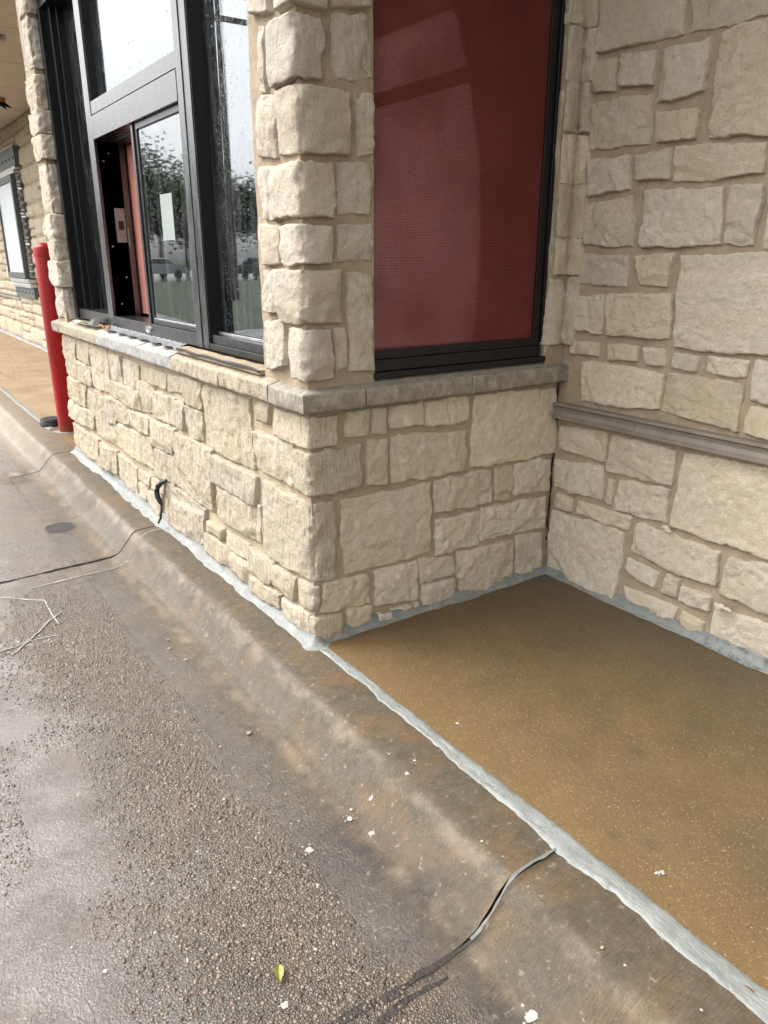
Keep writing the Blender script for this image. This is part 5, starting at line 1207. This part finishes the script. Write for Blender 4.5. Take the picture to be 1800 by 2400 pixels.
# ------------------------------------------------------------------ what the glass and the wet ground mirror: trees, cars, a pole
mt = NT('tree_leaf'); oi = mt.n('ShaderNodeObjectInfo'); mt.bsdf(Base_Color=mt.mix(oi.outputs['Random'], (.07, .10, .045), (.11, .145, .065)), Roughness=.7)
mb_ = simple('bark', (.07, .055, .04), .9, noise=.3, nscale=8)
def tree(x, y, h, seed, label):
    r = np.random.default_rng(seed); t = empty('shade_tree', (x, y, -.2), label, 'tree', 'trees across the parking lot')
    b = MB(); b.cyl((x, y, -.2), (x + .1, y, h * .45), .20, .12, 10); tips = []
    for k in range(8):
        a = r.uniform(0, 6.28); l = h * r.uniform(.22, .42); z0 = h * r.uniform(.25, .45); p1 = Vector((x + math.cos(a) * l * .8, y + math.sin(a) * l * .8, z0 + l * r.uniform(.5, 1.0))); tips.append(p1); b.cyl((x + .05, y, z0), p1, .08, .025, 6)
    b.build('trunk', mb_, t)
    V, F = [], []
    for _ in range(8500):
        c = tips[r.integers(len(tips))]; q = r.normal(size=3) * np.array([.17, .17, .13]) * h * .75; p = np.array(c) + q
        if p[2] < h * .16: continue
        s = r.uniform(.10, .24); a_, b__ = r.normal(size=3), r.normal(size=3); a_ /= np.linalg.norm(a_); b__ -= a_ * (a_ @ b__); b__ /= np.linalg.norm(b__); k = len(V)
        V += [tuple(p + a_ * s), tuple(p + b__ * s * .6), tuple(p - a_ * s), tuple(p - b__ * s * .6)]; F.append((k, k + 1, k + 2, k + 3))
    link('crown', mesh_np('crown', V, F), mt.m, t, smooth=False)
TR = [(-43, -14.4, 6.9, 1, 'tall bushy tree mirrored in the sliding sash'), (-47, -17.4, 6.4, 2, 'round tree mirrored behind the parked cars'), (-46, -20.2, 7.0, 3, 'broad tree mirrored in the pane nearest the pier'), (-44, -24, 6.0, 4, 'low tree mirrored near the corner pier'), (-45, -12.0, 9.0, 5, 'tallest tree mirrored at the sash stile'), (-49, -27.5, 5.0, 6, 'tree farthest out across the lot'), (-52, -14.5, 4.8, 7, 'tree standing behind the others across the lot')]
for a_ in TR: tree(a_[0] * 1.45, a_[1] * 1.45, a_[2] * 1.38, *a_[3:])
def car(x, y, rz, paint, label):
    t = empty('parked_car', (x, y, -.14), label, 'car', 'cars across the parking lot')
    c_, s_ = math.cos(rz), math.sin(rz)
    def T(v): return (x + v[0] * c_ - v[1] * s_, y + v[0] * s_ + v[1] * c_, -.14 + v[2])
    side = [(-2.2, .35), (-2.25, .75), (-1.95, .95), (-1.1, 1.02), (-.55, 1.45), (.95, 1.48), (1.75, 1.02), (2.15, .95), (2.2, .4)]
    def prism(pts, w0, name, mat, inset=0):
        b = MB(); n = len(pts)
        for sgn in (-1, 1):
            b.V += [T((px, sgn * (w0 - (inset if pz > 1.1 else 0)), pz)) for px, pz in pts]
        b.F = [tuple(range(n)), tuple(range(2 * n - 1, n - 1, -1))] + [(i, n + i, n + (i + 1) % n, (i + 1) % n) for i in range(n)]
        return b.build(name, mat, t)
    prism(side, .88, 'body', paint, .14)
    prism([(-.95, 1.06), (-.52, 1.38), (.9, 1.40), (1.5, 1.06)], .90, 'side_window', M['black'], .12)
    for px in (-1.35, 1.35):
        for sgn in (-1, 1):
            w = MB(); w.cyl(T((px, sgn * .72, .33)), T((px, sgn * .92, .33)), .33, n=20).build('wheel', M['rubber'], t)
    for sgn in (-1, 1):
        l = MB(); l.V = [T((2.19 - .02 * 0, sgn * q, z)) for q in (.5, .8) for z in (.68, .86)] + [T((2.23, sgn * q, z)) for q in (.5, .8) for z in (.68, .86)]
        l.F = [(4, 5, 7, 6), (0, 4, 6, 2), (1, 3, 7, 5), (0, 1, 5, 4), (2, 6, 7, 3)]; l.build('headlight', M['paper'], t)
car(-54, -17.5, 1.2, simple('silver_car_paint', (.5, .53, .55), .25, metal=.5, coat=1), 'silver car parked across the lot, mirrored in the sash')
car(-51, -23.5, 1.25, simple('dark_car_paint', (.03, .035, .04), .25, coat=1), 'dark car parked across the lot, mirrored near the pier')
car(-57, -15.0, 1.2, simple('white_car_paint', (.7, .7, .7), .25, coat=1), 'white car parked farther off, mirrored in the sash')
pl_ = empty('utility_pole', (-24, -10.2, -.2), 'dark wooden utility pole across the lot mirrored in the near pane', 'pole')
MB().cyl((-24, -10.2, -.2), (-24, -10.2, 9.5), .16, .10, 12).build('mast', mb_, pl_); MB().box(-24.06, -23.94, -11.2, -9.2, 8.6, 8.75).build('crossarm', mb_, pl_)

# ------------------------------------------------------------------ give free-standing single meshes an origin of their own
for o in list(COL.objects):
    if o.type == 'MESH' and o.parent is None and not o.children and o.data.users == 1 and o.location.length == 0:
        n = len(o.data.vertices); co = np.empty(n * 3); o.data.vertices.foreach_get('co', co); co = co.reshape(-1, 3)
        c = (co.min(0) + co.max(0)) / 2; c[2] = co[:, 2].min(); o.data.vertices.foreach_set('co', (co - c).ravel()); o.location = c; o.data.update()
